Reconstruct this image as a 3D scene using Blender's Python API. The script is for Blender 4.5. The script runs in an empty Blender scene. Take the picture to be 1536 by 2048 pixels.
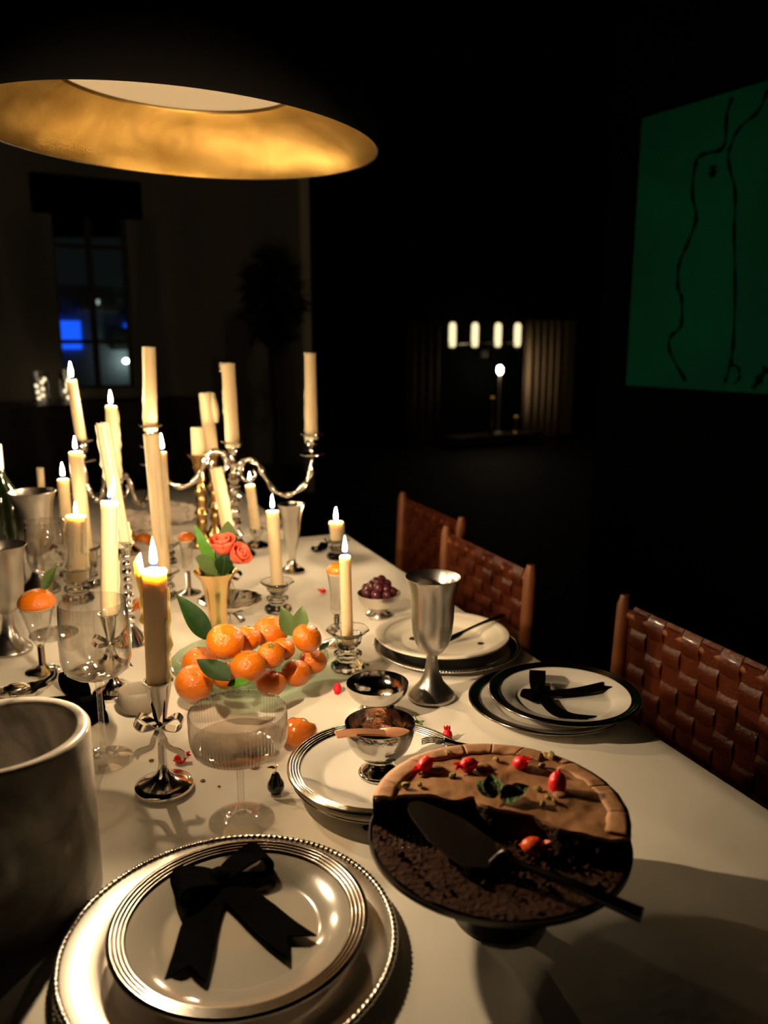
import bpy, math, random
from mathutils import Vector, Matrix, noise
from mathutils.geometry import tessellate_polygon

rnd = random.Random(11)
PI = math.pi
scene = bpy.context.scene
COL = scene.collection

# ------------------------------------------------------------------ camera
F = 1620.0                      # focal length in pixels of the 1536 x 2048 frame
PITCH = math.atan(342.0 / F)    # looking slightly down
T = 0.75                        # table height
CZ = T + 0.52                   # camera height
CP, SP = math.cos(PITCH), math.sin(PITCH)
cam_data = bpy.data.cameras.new('camera')
cam = bpy.data.objects.new('camera', cam_data)
COL.objects.link(cam)
cam.location = (0, 0, CZ)
cam.rotation_euler = (PI / 2 - PITCH, 0, 0)
cam_data.sensor_fit = 'VERTICAL'
cam_data.sensor_height = 36.0
cam_data.sensor_width = 27.0
cam_data.lens = F / 2048.0 * 36.0
cam_data.clip_start = 0.02
cam_data.dof.use_dof = True
cam_data.dof.focus_distance = 1.0
cam_data.dof.aperture_fstop = 4.0
scene.camera = cam

# ------------------------------------------------------------------ world, exposure
world = bpy.data.worlds.new('night')
scene.world = world
world.use_nodes = True
world.node_tree.nodes['Background'].inputs[0].default_value = (0.40, 0.50, 0.46, 1)
world.node_tree.nodes['Background'].inputs[1].default_value = 0.008
vs = scene.view_settings
vs.view_transform = 'Standard'
vs.look = 'None'
vs.exposure = 0.45
vs.gamma = 1.0
vs.use_curve_mapping = False
cy = scene.cycles
cy.max_bounces = 9
cy.diffuse_bounces = 3
cy.glossy_bounces = 4
cy.transmission_bounces = 8
cy.transparent_max_bounces = 20
cy.use_adaptive_sampling = True
cy.adaptive_threshold = 0.08
cy.adaptive_min_samples = 20
cy.use_denoising = True
cy.sample_clamp_indirect = 3.0
cy.sample_clamp_direct = 0.0
cy.blur_glossy = 0.6
FLAME = 480.0                   # candle flame radiance

# ------------------------------------------------------------------ pixel <-> place helpers
def ray(px, py):
    u, v = px - 768.0, py - 1024.0
    return Vector((u, F * CP - v * SP, -F * SP - v * CP))
def at(px, py, z=T):
    d = ray(px, py); t = (z - CZ) / d.z
    return Vector((d.x * t, d.y * t, z))
def zat(Y, py):
    k = (1024.0 - py) / F
    return CZ + Y * (k * CP - SP) / (CP + k * SP)
def xat(px, Y, z):
    return (px - 768.0) / F * (Y * CP - (z - CZ) * SP)
def mpp(Y, z):                  # metres per pixel
    return (Y * CP - (z - CZ) * SP) / F
def at_depth(px, py, Y):
    z = zat(Y, py)
    return Vector((xat(px, Y, z), Y, z))
def on_plane(px, py, p0, n):
    d = ray(px, py); o = Vector((0, 0, CZ))
    return o + d * ((Vector(p0) - o).dot(n) / d.dot(n))

# ------------------------------------------------------------------ materials
MATS = {}
def mat(name, color=(.8, .8, .8), rough=.5, metal=0., trans=0., ior=1.45, sss=0., sssr=(1, .5, .25), ssss=.01,
        coat=0., sheen=0., spec=.5, emit=None, estr=0., bump=0., bscale=50., var=None, vscale=8., vdist=0., tint=None, detail=4.,
        aniso=0., thin=False, kind='noise'):
    m = bpy.data.materials.new(name); m.use_nodes = True
    nt = m.node_tree; b = nt.nodes['Principled BSDF']
    b.inputs['Base Color'].default_value = (*color, 1)
    b.inputs['Roughness'].default_value = rough
    b.inputs['Metallic'].default_value = metal
    b.inputs['Transmission Weight'].default_value = trans
    b.inputs['IOR'].default_value = ior
    b.inputs['Specular IOR Level'].default_value = spec
    b.inputs['Coat Weight'].default_value = coat
    b.inputs['Coat Roughness'].default_value = .06
    b.inputs['Sheen Weight'].default_value = sheen
    if sss:
        b.inputs['Subsurface Weight'].default_value = sss
        b.inputs['Subsurface Radius'].default_value = sssr
        b.inputs['Subsurface Scale'].default_value = ssss
    if emit:
        b.inputs['Emission Color'].default_value = (*emit, 1)
        b.inputs['Emission Strength'].default_value = estr
    tc = nt.nodes.new('ShaderNodeTexCoord')
    if var:
        n = nt.nodes.new('ShaderNodeTexNoise'); n.inputs['Scale'].default_value = vscale
        n.inputs['Detail'].default_value = detail; n.inputs['Distortion'].default_value = vdist
        nt.links.new(tc.outputs['Object'], n.inputs['Vector'])
        r = nt.nodes.new('ShaderNodeValToRGB')
        r.color_ramp.elements[0].position = .35; r.color_ramp.elements[1].position = .65
        r.color_ramp.elements[0].color = (*color, 1); r.color_ramp.elements[1].color = (*var, 1)
        nt.links.new(n.outputs['Fac'], r.inputs['Fac'])
        nt.links.new(r.outputs['Color'], b.inputs['Base Color'])
    if bump:
        if kind == 'voronoi':
            n2 = nt.nodes.new('ShaderNodeTexVoronoi'); out = 'Distance'
        else:
            n2 = nt.nodes.new('ShaderNodeTexNoise'); out = 'Fac'; n2.inputs['Detail'].default_value = 5
        n2.inputs['Scale'].default_value = bscale
        nt.links.new(tc.outputs['Object'], n2.inputs['Vector'])
        bp = nt.nodes.new('ShaderNodeBump'); bp.inputs['Strength'].default_value = bump
        bp.inputs['Distance'].default_value = .01
        nt.links.new(n2.outputs[out], bp.inputs['Height'])
        nt.links.new(bp.outputs['Normal'], b.inputs['Normal'])
    MATS[name] = m
    return m

def thin_glass(name, tint, rough=.02, lift=1.0, bump=0., bscale=200., edge=.45):
    # thin blown glass: light passes straight through, the surface mirrors by angle
    m = bpy.data.materials.new(name); m.use_nodes = True
    nt = m.node_tree; nt.nodes.clear()
    out = nt.nodes.new('ShaderNodeOutputMaterial')
    tr = nt.nodes.new('ShaderNodeBsdfTransparent'); tr.inputs['Color'].default_value = (*tint, 1)
    gl = nt.nodes.new('ShaderNodeBsdfGlossy'); gl.inputs['Roughness'].default_value = rough
    gl.inputs['Color'].default_value = (1, 1, 1, 1)
    fr = nt.nodes.new('ShaderNodeLayerWeight'); fr.inputs['Blend'].default_value = .5
    pw = nt.nodes.new('ShaderNodeMath'); pw.operation = 'POWER'; pw.inputs[1].default_value = 3.4
    mu = nt.nodes.new('ShaderNodeMath'); mu.operation = 'MULTIPLY_ADD'; mu.inputs[1].default_value = .55 * lift; mu.inputs[2].default_value = .045 * lift; mu.use_clamp = True
    mx = nt.nodes.new('ShaderNodeMixShader')
    p5 = nt.nodes.new('ShaderNodeMath'); p5.operation = 'POWER'; p5.inputs[1].default_value = 3.0
    cm = nt.nodes.new('ShaderNodeMix'); cm.data_type = 'RGBA'
    cm.inputs[6].default_value = (*tint, 1); cm.inputs[7].default_value = (*[c * edge for c in tint], 1)
    nt.links.new(fr.outputs['Facing'], p5.inputs[0]); nt.links.new(p5.outputs[0], cm.inputs[0]); nt.links.new(cm.outputs[2], tr.inputs['Color'])
    nt.links.new(fr.outputs['Facing'], pw.inputs[0]); nt.links.new(pw.outputs[0], mu.inputs[0]); nt.links.new(mu.outputs[0], mx.inputs[0])
    nt.links.new(tr.outputs[0], mx.inputs[1]); nt.links.new(gl.outputs[0], mx.inputs[2])
    if bump:
        tc = nt.nodes.new('ShaderNodeTexCoord'); n2 = nt.nodes.new('ShaderNodeTexNoise'); n2.inputs['Scale'].default_value = bscale
        bp = nt.nodes.new('ShaderNodeBump'); bp.inputs['Strength'].default_value = bump; bp.inputs['Distance'].default_value = .01
        nt.links.new(tc.outputs['Object'], n2.inputs['Vector']); nt.links.new(n2.outputs['Fac'], bp.inputs['Height'])
        nt.links.new(bp.outputs['Normal'], gl.inputs['Normal']); nt.links.new(bp.outputs['Normal'], fr.inputs['Normal'])
    nt.links.new(mx.outputs[0], out.inputs[0])
    MATS[name] = m
    return m

def emitter(name, color, strength):
    m = bpy.data.materials.new(name); m.use_nodes = True
    nt = m.node_tree; nt.nodes.clear()
    out = nt.nodes.new('ShaderNodeOutputMaterial'); e = nt.nodes.new('ShaderNodeEmission')
    e.inputs[0].default_value = (*color, 1); e.inputs[1].default_value = strength
    nt.links.new(e.outputs[0], out.inputs[0]); MATS[name] = m
    if strength < 20: m.cycles.emission_sampling = 'NONE'      # dim glows need no light sampling
    return m

def flame_material(name, k):
    m = bpy.data.materials.new(name); m.use_nodes = True
    nt = m.node_tree; nt.nodes.clear()
    out = nt.nodes.new('ShaderNodeOutputMaterial'); e = nt.nodes.new('ShaderNodeEmission')
    tc = nt.nodes.new('ShaderNodeTexCoord'); sx = nt.nodes.new('ShaderNodeSeparateXYZ')
    r = nt.nodes.new('ShaderNodeValToRGB'); el = r.color_ramp.elements
    g = 1. / (FLAME * k)
    el[0].position = .0; el[0].color = (.03 * g, .12 * g, .9 * g, 1)
    el[1].position = .24; el[1].color = (1, .72, .42, 1)
    a = el.new(.09); a.color = (.12 * g, .25 * g, 1.1 * g, 1)
    c = el.new(.15); c.color = (1.6 * g, 1.5 * g, 1.6 * g, 1)
    nt.links.new(tc.outputs['Generated'], sx.inputs[0]); nt.links.new(sx.outputs['Z'], r.inputs['Fac'])
    nt.links.new(r.outputs['Color'], e.inputs[0]); e.inputs[1].default_value = FLAME * k
    nt.links.new(e.outputs[0], out.inputs[0]); MATS[name] = m

flame_material('flame', 1.)
flame_material('flame_tall', 2.2)      # well burning tapers further in
flame_material('flame_mid', 4.0)
flame_material('flame_front', 9.5)     # the big front taper
mat('cloth', (.86, .815, .72), .85, sheen=.1, bump=.25, bscale=9., var=(.82, .775, .685), vscale=3.)
mat('wax', (.70, .575, .37), .42, sss=1., sssr=(1, .78, .50), ssss=.022, spec=.4, bump=.10, bscale=60.)
mat('wick', (.02, .015, .012), .9)
mat('silver', (.86, .83, .79), .13, 1., bump=.03, bscale=60.)
mat('silver_soft', (.72, .69, .64), .2, 1., bump=.05, bscale=120.)
mat('pewter', (.52, .50, .46), .30, 1., bump=.06, bscale=90., var=(.44, .42, .39), vscale=14.)
mat('bowl_steel', (.55, .53, .50), .10, 1., bump=.10, bscale=70.)
mat('brass', (.66, .43, .17), .22, 1., bump=.1, bscale=80.)
mat('gold_vase', (.80, .55, .26), .16, 1.)
mat('gold_leaf', (.78, .50, .15), .36, 1., bump=.35, bscale=9., var=(.46, .27, .06), vscale=5., vdist=1.2, detail=8.)
mat('lamp_shell', (.03, .028, .026), .45)
mat('diffuser', (.78, .70, .56), .6)
mat('porcelain', (.80, .765, .70), .12, coat=.5)
mat('silver_satin', (.42, .395, .355), .42, 1.)
mat('taupe_china', (.31, .285, .24), .14, coat=.5)
mat('cream_china', (.84, .78, .66), .16, coat=.4)
mat('platinum', (.62, .58, .52), .16, 1.)
mat('dark_platinum', (.26, .25, .24), .2, 1.)
mat('velvet', (.0014, .0013, .0014), .95, spec=.02, bump=.3, bscale=300.)
mat('marble', (.36, .325, .28), .30, coat=.2, var=(.13, .115, .095), vscale=11., vdist=2.6, detail=6.)
mat('clementine', (.60, .160, .004), .27, sss=.08, sssr=(.9, .3, .05), ssss=.004, coat=.45, bump=.3, bscale=380., var=(.54, .125, .003), vscale=20.)
mat('peel_inside', (.85, .62, .34), .7)
mat('peel_gloss', (.62, .16, .02), .15, coat=.7, bump=.1, bscale=150.)
mat('stem_end', (.10, .14, .03), .7)
mat('leaf', (.006, .020, .004), .55, spec=.15, bump=.2, bscale=60., var=(.012, .034, .006), vscale=25.)
mat('leaf_light', (.06, .20, .012), .4, bump=.2, bscale=60.)
mat('leaf_olive', (.075, .12, .035), .45, bump=.15, bscale=60.)
mat('mint', (.075, .13, .03), .6, bump=.9, bscale=180.)
mat('rose', (.72, .095, .045), .55, sss=.15, sssr=(1, .3, .2), ssss=.003, var=(.78, .16, .09), vscale=60.)
mat('blossom', (.80, .015, .03), .35, sss=.25, sssr=(1, .1, .1), ssss=.003, bump=.15, bscale=250.)
mat('blossom_orange', (.80, .10, .02), .35, sss=.2, sssr=(1, .2, .1), ssss=.003, bump=.15, bscale=250.)
mat('grape', (.045, .008, .016), .22, coat=.4, var=(.10, .02, .03), vscale=30.)
thin_glass('green_glass', (.80, .93, .84), .03, 1.8, edge=.5)
mat('bottle_glass', (.006, .014, .004), .06, spec=.7, coat=.4)
mat('bottle_cap', (.80, .74, .66), .5)
thin_glass('glass', (.975, .97, .955), .015, 1.8, edge=.40)
thin_glass('glass_ribbed', (.97, .955, .935), .03, 2.4, edge=.22)
mat('crystal', (.97, .97, .95), .02, trans=1., ior=1.5)
thin_glass('drink', (.96, .92, .875), .03, 1.4, edge=.6)
mat('ceramic', (.31, .275, .22), .55, bump=.1, bscale=90.)
mat('salt', (.38, .345, .29), .8, bump=.8, bscale=240.)
mat('mousse', (.36, .18, .082), .62, bump=.35, bscale=38., var=(.31, .15, .065), vscale=22.)
mat('crust', (.40, .205, .10), .6, bump=.25, bscale=60.)
mat('chocolate', (.020, .009, .005), .75, spec=.15, bump=1., bscale=150., var=(.045, .020, .010), vscale=60.)
mat('crumb', (.034, .013, .006), .85, spec=.15, bump=.8, bscale=200.)
mat('tin', (.06, .055, .05), .35, .9)
mat('pistachio', (.30, .24, .06), .7)
mat('server', (.34, .27, .22), .30, 1.)
mat('dark_cutlery', (.16, .15, .14), .25, 1.)
mat('copper', (.86, .40, .22), .28, .6)
mat('pear_black', (.012, .011, .010), .18, coat=.5)
mat('gold_small', (.75, .52, .20), .3, 1.)
mat('leather', (.105, .023, .008), .30, coat=.5, bump=.25, bscale=160., var=(.075, .015, .005), vscale=12.)
mat('chair_wood', (.26, .085, .022), .45, var=(.19, .055, .014), vscale=14., vdist=1.)
mat('table_wood', (.10, .05, .025), .5)
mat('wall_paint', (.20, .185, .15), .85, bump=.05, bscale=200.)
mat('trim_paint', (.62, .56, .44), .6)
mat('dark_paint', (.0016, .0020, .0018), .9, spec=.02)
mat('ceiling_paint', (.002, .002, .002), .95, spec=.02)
mat('floor_wood', (.007, .004, .003), .8, spec=.1, var=(.005, .003, .002), vscale=4., vdist=2.)
mat('canvas_green', (.002, .115, .050), .9, spec=.1, var=(.003, .075, .046), vscale=2.2, bump=.2, bscale=90., vdist=.6)
mat('paint_line', (.001, .007, .004), .9, spec=.05)
mat('canvas_edge', (.03, .03, .02), .8)
mat('plant_leaf', (.010, .014, .008), .6)
mat('trunk', (.03, .02, .014), .8)
mat('pot', (.03, .028, .026), .6)
mat('sideboard_wood', (.030, .016, .020), .5)
mat('napkin', (.62, .54, .46), .85)
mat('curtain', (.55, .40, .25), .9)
mat('curtain_shaded', (.10, .075, .05), .9)  # curtain colour darkened to stand in for weaker light on that side
mat('black_handle', (.03, .028, .026), .3, 1.)
mat('facade', (.30, .34, .36), .8)
mat('window_frame_paint', (.05, .05, .05), .6)
thin_glass('pane_glass', (.9, .93, .95), .02, .8)
emitter('blue_glow', (.01, .10, 1.0), 1.0)
emitter('fairy_bulb', (1, .80, .5), 2.2)
emitter('tube_glow', (1, .82, .45), 1.05)
emitter('globe_glow', (1, .80, .52), 75.0)
emitter('amber_glow', (1, .5, .08), .35)
emitter('added_eave_glow', (.75, .9, .8), .4)  # glow of the light added for the eave
emitter('flood_glow', (.75, .9, .8), 22.)
M = MATS

# ------------------------------------------------------------------ mesh helpers
class MB:
    def __init__(s): s.v = []; s.f = []
    def add(s, vs_, fs_):
        o = len(s.v); s.v += [tuple(v) for v in vs_]; s.f += [tuple(i + o for i in f) for f in fs_]; return s
    def lathe(s, prof, n=40, mod=None, cx=0., cy_=0., cz=0., close=False):
        vs_, fs_, rows = [], [], []
        for (r, z) in prof:
            if r < 1e-6:
                rows.append([len(vs_)]); vs_.append((cx, cy_, cz + z))
            else:
                row = []
                for i in range(n):
                    a = 2 * PI * i / n
                    rr, zz = (r, z) if mod is None else mod(r, z, a)
                    row.append(len(vs_)); vs_.append((cx + rr * math.cos(a), cy_ + rr * math.sin(a), cz + zz))
                rows.append(row)
        pairs = list(zip(rows, rows[1:])) + ([(rows[-1], rows[0])] if close else [])
        for A, B in pairs:
            for i in range(n):
                j = (i + 1) % n
                a0, a1 = (A[0], A[0]) if len(A) == 1 else (A[i], A[j])
                b0, b1 = (B[0], B[0]) if len(B) == 1 else (B[i], B[j])
                f = []
                for k in (a0, a1, b1, b0):
                    if k not in f: f.append(k)
                if len(f) > 2: fs_.append(tuple(f))
        return s.add(vs_, fs_)
    def tube(s, pts, rad, n=10, caps=True):
        pts = [Vector(p) for p in pts]; k = len(pts)
        if not hasattr(rad, '__len__'): rad = [rad] * k
        vs_, fs_ = [], []
        d0 = (pts[1] - pts[0]).normalized()
        up = Vector((0, 0, 1)) if abs(d0.z) < .9 else Vector((1, 0, 0))
        nx = d0.cross(up).normalized()
        for i, p in enumerate(pts):
            d = (pts[min(i + 1, k - 1)] - pts[max(i - 1, 0)]).normalized()
            nx = (nx - d * nx.dot(d)).normalized(); ny = d.cross(nx)
            for j in range(n):
                a = 2 * PI * j / n
                vs_.append(p + (nx * math.cos(a) + ny * math.sin(a)) * rad[i])
        for i in range(k - 1):
            for j in range(n):
                j2 = (j + 1) % n
                fs_.append((i * n + j, i * n + j2, (i + 1) * n + j2, (i + 1) * n + j))
        if caps:
            fs_.append(tuple(range(n - 1, -1, -1))); fs_.append(tuple(range((k - 1) * n, k * n)))
        return s.add(vs_, fs_)
    def box(s, c, size, mtx=None):
        c = Vector(c); h = Vector(size) / 2
        vs_ = []
        for x in (-1, 1):
            for y in (-1, 1):
                for z in (-1, 1):
                    p = Vector((x * h.x, y * h.y, z * h.z))
                    vs_.append(c + (mtx @ p if mtx else p))
        return s.add(vs_, [(0, 1, 3, 2), (4, 6, 7, 5), (0, 4, 5, 1), (2, 3, 7, 6), (0, 2, 6, 4), (1, 5, 7, 3)])
    def ribbon(s, pts, wdirs, w, t=.0012, notch=0.):
        # flat band along pts; wdirs = across direction; w number or list; notch = swallow-tail depth at the end
        pts = [Vector(p) for p in pts]; k = len(pts)
        if not isinstance(wdirs, (list, tuple)) or not isinstance(wdirs[0], (list, tuple, Vector)): wdirs = [wdirs] * k
        if not hasattr(w, '__len__'): w = [w] * k
        vs_, fs_ = [], []
        rem = [0.] * k
        for i in range(k - 2, -1, -1): rem[i] = rem[i + 1] + (pts[i + 1] - pts[i]).length
        for i, p in enumerate(pts):
            d = (pts[min(i + 1, k - 1)] - pts[max(i - 1, 0)]).normalized()
            wd = Vector(wdirs[i]); wd = (wd - d * wd.dot(d)).normalized(); nn = d.cross(wd).normalized()
            q = p - d * (notch - rem[i]) if (notch and rem[i] < notch) else p
            for off in (-.5, 0, .5):
                base = (q if off == 0 else p) + wd * (off * w[i])
                vs_.append(base + nn * t / 2); vs_.append(base - nn * t / 2)
        for i in range(k - 1):
            a, b = i * 6, (i + 1) * 6
            fs_ += [(a, a + 2, b + 2, b), (a + 2, a + 4, b + 4, b + 2), (a + 1, b + 1, b + 3, a + 3), (a + 3, b + 3, b + 5, a + 5),
                    (a, b, b + 1, a + 1), (a + 4, a + 5, b + 5, b + 4)]
        e = (k - 1) * 6
        fs_ += [(0, 1, 3, 2), (2, 3, 5, 4), (e, e + 2, e + 3, e + 1), (e + 2, e + 4, e + 5, e + 3)]
        return s.add(vs_, fs_)
    def ball(s, c, r, nu=16, nv=10, fn=None, rot=None):
        c = Vector(c)
        if not hasattr(r, '__len__'): r = (r, r, r)
        vs_, fs_ = [], []
        vs_.append(Vector((0, 0, -1)))
        for i in range(1, nv):
            th = -PI / 2 + PI * i / nv
            for j in range(nu):
                a = 2 * PI * j / nu
                vs_.append(Vector((math.cos(th) * math.cos(a), math.cos(th) * math.sin(a), math.sin(th))))
        vs_.append(Vector((0, 0, 1))); top = len(vs_) - 1
        for j in range(nu):
            fs_.append((0, 1 + (j + 1) % nu, 1 + j)); fs_.append((top, top - nu + j, top - nu + (j + 1) % nu))
        for i in range(nv - 2):
            for j in range(nu):
                a = 1 + i * nu; fs_.append((a + j, a + (j + 1) % nu, a + nu + (j + 1) % nu, a + nu + j))
        out = []
        for p in vs_:
            k = fn(p) if fn else 1.
            q = Vector((p.x * r[0], p.y * r[1], p.z * r[2])) * k
            out.append(c + (rot @ q if rot else q))
        return s.add(out, fs_)
    def tf(s, mtx):
        s.v = [tuple(mtx @ Vector(v)) for v in s.v]; return s
    def mesh(s, name, m, angle=50, smooth=True):
        me = bpy.data.meshes.new(name); me.from_pydata(s.v, [], s.f); me.validate()
        import bmesh
        bm = bmesh.new(); bm.from_mesh(me); bmesh.ops.recalc_face_normals(bm, faces=bm.faces[:]); bm.to_mesh(me); bm.free()
        if smooth:
            me.polygons.foreach_set('use_smooth', [True] * len(me.polygons))
            me.set_sharp_from_angle(angle=math.radians(angle))
        me.materials.append(M[m]); me.update()
        return me
    def build(s, name, m, parent=None, loc=None, angle=50, smooth=True, label=None):
        o = bpy.data.objects.new(name, s.mesh(name, m, angle, smooth)); COL.objects.link(o)
        if parent: o.parent = parent
        if loc is not None: o.location = loc
        if label: o['label'] = label
        return o

def tag(o, label, cat, group=None):
    o['label'] = label; o['category'] = cat
    if group: o['group'] = group
    return o
def thing(name, label, cat, loc=(0, 0, 0), rz=0., group=None):
    o = bpy.data.objects.new(name, None); COL.objects.link(o)
    o.empty_display_size = .02
    o.location = loc; o.rotation_euler = (0, 0, rz)
    return tag(o, label, cat, group)
def structure(o): o['kind'] = 'structure'; return o
def copy_part(src, parent, loc=None, rot=None):
    c = src.copy(); COL.objects.link(c); c.parent = parent
    if loc is not None: c.location = loc
    if rot is not None: c.rotation_euler = rot
    return c

def smooth_path(pts, n=6):
    # Catmull-Rom through the points
    P = [Vector(p) for p in pts]; out = []
    for i in range(len(P) - 1):
        p0 = P[max(i - 1, 0)]; p1 = P[i]; p2 = P[i + 1]; p3 = P[min(i + 2, len(P) - 1)]
        for k in range(n):
            t = k / n
            out.append(.5 * ((2 * p1) + (p2 - p0) * t + (2 * p0 - 5 * p1 + 4 * p2 - p3) * t * t + (3 * p1 - p0 - 3 * p2 + p3) * t ** 3))
    out.append(P[-1]); return out

def leaf_mb(L, W, bend=.25, fold=.15, n=10, thick=.0006, tip=1.0):
    # leaf from the origin along +x, its face up
    top, bot = [], []
    for i in range(n + 1):
        t = i / n
        w = W * .5 * (math.sin(PI * t ** .8) ** .85) * (1 - .25 * t * tip) if 0 < t < 1 else 0.0004
        x = L * t; z = bend * L * math.sin(PI * t * .55) * t - .1 * L * t * t
        for q in (-1, -.5, 0, .5, 1):
            zz = z + abs(q) * w * fold * 2 + .02 * L * math.sin(9 * t + q * 2) * abs(q) * .3
            top.append((x, q * w, zz + thick / 2)); bot.append((x, q * w, zz - thick / 2))
    m = MB(); N = len(top); fs_ = []
    for i in range(n):
        for j in range(4):
            a = i * 5 + j; fs_.append((a, a + 1, a + 6, a + 5)); fs_.append((N + a, N + a + 5, N + a + 6, N + a + 1))
    for i in range(n):
        a = i * 5; fs_.append((a, a + 5, N + a + 5, N + a)); a += 4; fs_.append((a, N + a, N + a + 5, a + 5))
    m.add(top + bot, fs_); return m

def orient(x_dir, up=(0, 0, 1)):
    x = Vector(x_dir).normalized(); u = Vector(up); y = u.cross(x).normalized(); z = x.cross(y)
    return Matrix((x, y, z)).transposed()

# ================================================================== ROOM
TAZ = math.radians(-22.0); td = Vector((math.sin(TAZ), math.cos(TAZ), 0)); tn = Vector((math.cos(TAZ), -math.sin(TAZ), 0))
RAZ = math.radians(-30.0); rd = Vector((math.sin(RAZ), math.cos(RAZ), 0)); rn = Vector((math.cos(RAZ), -math.sin(RAZ), 0))
def frame_box(p0, along, length, z0, z1, thick, back):
    # wall slab that starts at p0 and runs along; its face is on p0, its thickness goes towards back
    m = MB(); a = Vector(along); b = Vector(back)
    vs_ = []
    for s_ in (0, length):
        for t_ in (0, thick):
            for z in (z0, z1):
                p = Vector(p0) + a * s_ + b * t_; vs_.append((p.x, p.y, z))
    m.add(vs_, [(0, 1, 3, 2), (4, 6, 7, 5), (0, 4, 5, 1), (2, 3, 7, 6), (0, 2, 6, 4), (1, 5, 7, 3)]); return m
CEIL = 3.3
structure(MB().box((0, 4, -.05), (22, 26, .1)).build('floor', 'floor_wood', smooth=False))
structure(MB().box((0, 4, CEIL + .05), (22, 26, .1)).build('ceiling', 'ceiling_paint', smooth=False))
# side wall with the painting, parallel to the room
W0 = Vector((.95, 3.1, 0))
wend = on_plane(1198, 700, W0, rn); wend.z = 0
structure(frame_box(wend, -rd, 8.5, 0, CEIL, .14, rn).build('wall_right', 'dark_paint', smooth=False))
# far wall with the window
FW = Vector((-1.62, 6.3, 0))
fend = on_plane(612, 600, FW, rd); fend.z = 0
def fs(px, py):                                  # pixel -> (distance left of the wall's end, height) on the far wall
    p = on_plane(px, py, FW, rd); return (fend - p).dot(rn), p.z
w_l, w_t = fs(100, 425); w_r, w_b = fs(272, 772)
w_t, w_b = 2.27, .93
WL = 6.5
wl_ = structure(frame_box(fend, -rn, w_r, 0, CEIL, .18, rd).build('wall_far', 'wall_paint', smooth=False))
for s0, s1, z0, z1 in ((w_l, WL, 0, CEIL), (w_r, w_l, w_t, CEIL), (w_r, w_l, 0, w_b)):
    structure(frame_box(fend - rn * s0, -rn, s1 - s0, z0, z1, .18, rd).build('wall_far', 'wall_paint', smooth=False))
tr = structure(frame_box(fend + rn * .03 - rd * .03, -rn, .075, 0, CEIL, .22, rd).build('trim_1', 'trim_paint', smooth=False))
# window with a dark blind on top
win = bpy.data.objects.new('window_1', None); COL.objects.link(win); structure(win)
def wpart(name, s0, s1, z0, z1, d0, th, m):
    return frame_box(fend - rn * s0 + rd * d0, -rn, s1 - s0, z0, z1, th, rd).build(name, m, win, smooth=False)
ww = w_l - w_r; wh = w_t - w_b
for i in range(2):
    for j in range(4):
        wpart('pane', w_r + ww * i / 2 + .02, w_r + ww * (i + 1) / 2 - .02, w_b + wh * j / 4 + .015, w_b + wh * (j + 1) / 4 - .015, .09, .006, 'pane_glass')
for i in range(3):
    c = w_r + ww * i / 2; wpart('mullion', max(w_r, c - .02), min(w_l, c + .02), w_b, w_t, .07, .04, 'window_frame_paint')
for j in range(5):
    c = w_b + wh * j / 4; wpart('glazing_bar', w_r, w_l, max(w_b, c - .015), min(w_t, c + .015), .072, .036, 'window_frame_paint')
val = frame_box(fend - rn * (w_r - .10) - rd * .09, -rn, ww + .22, w_t - .14, w_t + .10, .08, rd).build('valance', 'velvet', smooth=False)
tag(val, 'dark fabric valance above the small window in the far wall', 'valance')
# outside: a house front with a blue window and a floodlit strip
ext = thing('neighbour_house', 'dark house front outside the window with a glowing blue pane', 'building', fend - rn * 4.2 + rd * 4.0)
eo = ext.location.copy()
def ebox(name, px0, py0, px1, py1, off, th, m, par=ext):
    p0 = on_plane(px0, py1, eo + rd * off, rd); p1 = on_plane(px1, py0, eo + rd * off, rd)
    b = frame_box(p0, rn, (p1 - p0).dot(rn), p0.z, p1.z, th, rd)
    b.tf(Matrix.Translation(-eo)); return b.build(name, m, par, smooth=False)
ebox('front_wall', 60, 575, 290, 900, .05, .2, 'facade')
ebox('blue_window', 114, 642, 160, 698, 0., .04, 'blue_glow')
ebox('blue_strip', 253, 648, 257, 690, 0., .04, 'blue_glow')
ebox('eave', 160, 612, 240, 622, -.15, .2, 'trim_paint')
ebox('door', 225, 655, 262, 700, -.01, .06, 'canvas_edge')
q = on_plane(252, 722, eo - rd * .10, rd)
fl = MB().ball((0, 0, 0), (.035, .03, .025), 12, 8).build('flood_lamp', 'flood_glow', None, q)
q = on_plane(196, 604, eo - rd * .25, rd)
pl_ = MB().ball((0, 0, 0), (.02, .02, .03), 10, 8).build('eave_fill_light', 'added_eave_glow', None, q)  # small light added to brighten the eave, not a real fixture
tag(pl_, 'tiny added light above the eave outside the window', 'lamp')
tag(fl, 'small white floodlight outside the window shining up the house front', 'floodlight')
# sideboard under the window
sb = thing('sideboard', 'long dark sideboard under the window in the far wall', 'sideboard', fend - rn * 1.1 - rd * .26, -RAZ)
sl = 3.9
MB().box((-sl / 2, 0, .455), (sl, .42, .72)).build('body', 'sideboard_wood', sb, smooth=False)
MB().box((-sl / 2, 0, .835), (sl + .04, .46, .04)).build('worktop', 'sideboard_wood', sb, smooth=False)
for i in range(6):
    MB().box((-sl * (i + .5) / 6, -.215, .455), (sl / 6 - .02, .012, .66)).build('door', 'sideboard_wood', sb, smooth=False)
    dko = bpy.data.objects[[c.name for c in COL.objects if c.parent == sb][-1]]
    MB().ball((-sl * (i + .5) / 6 + .22 * (1 if i % 2 == 0 else -1), -.235, .5), .014, 10, 8).build('knob', 'brass', dko)
for x in (-.1, -sl + .1):
    for y in (-.16, .16): MB().box((x, y, .05), (.05, .05, .1)).build('leg', 'sideboard_wood', sb, smooth=False)
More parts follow.
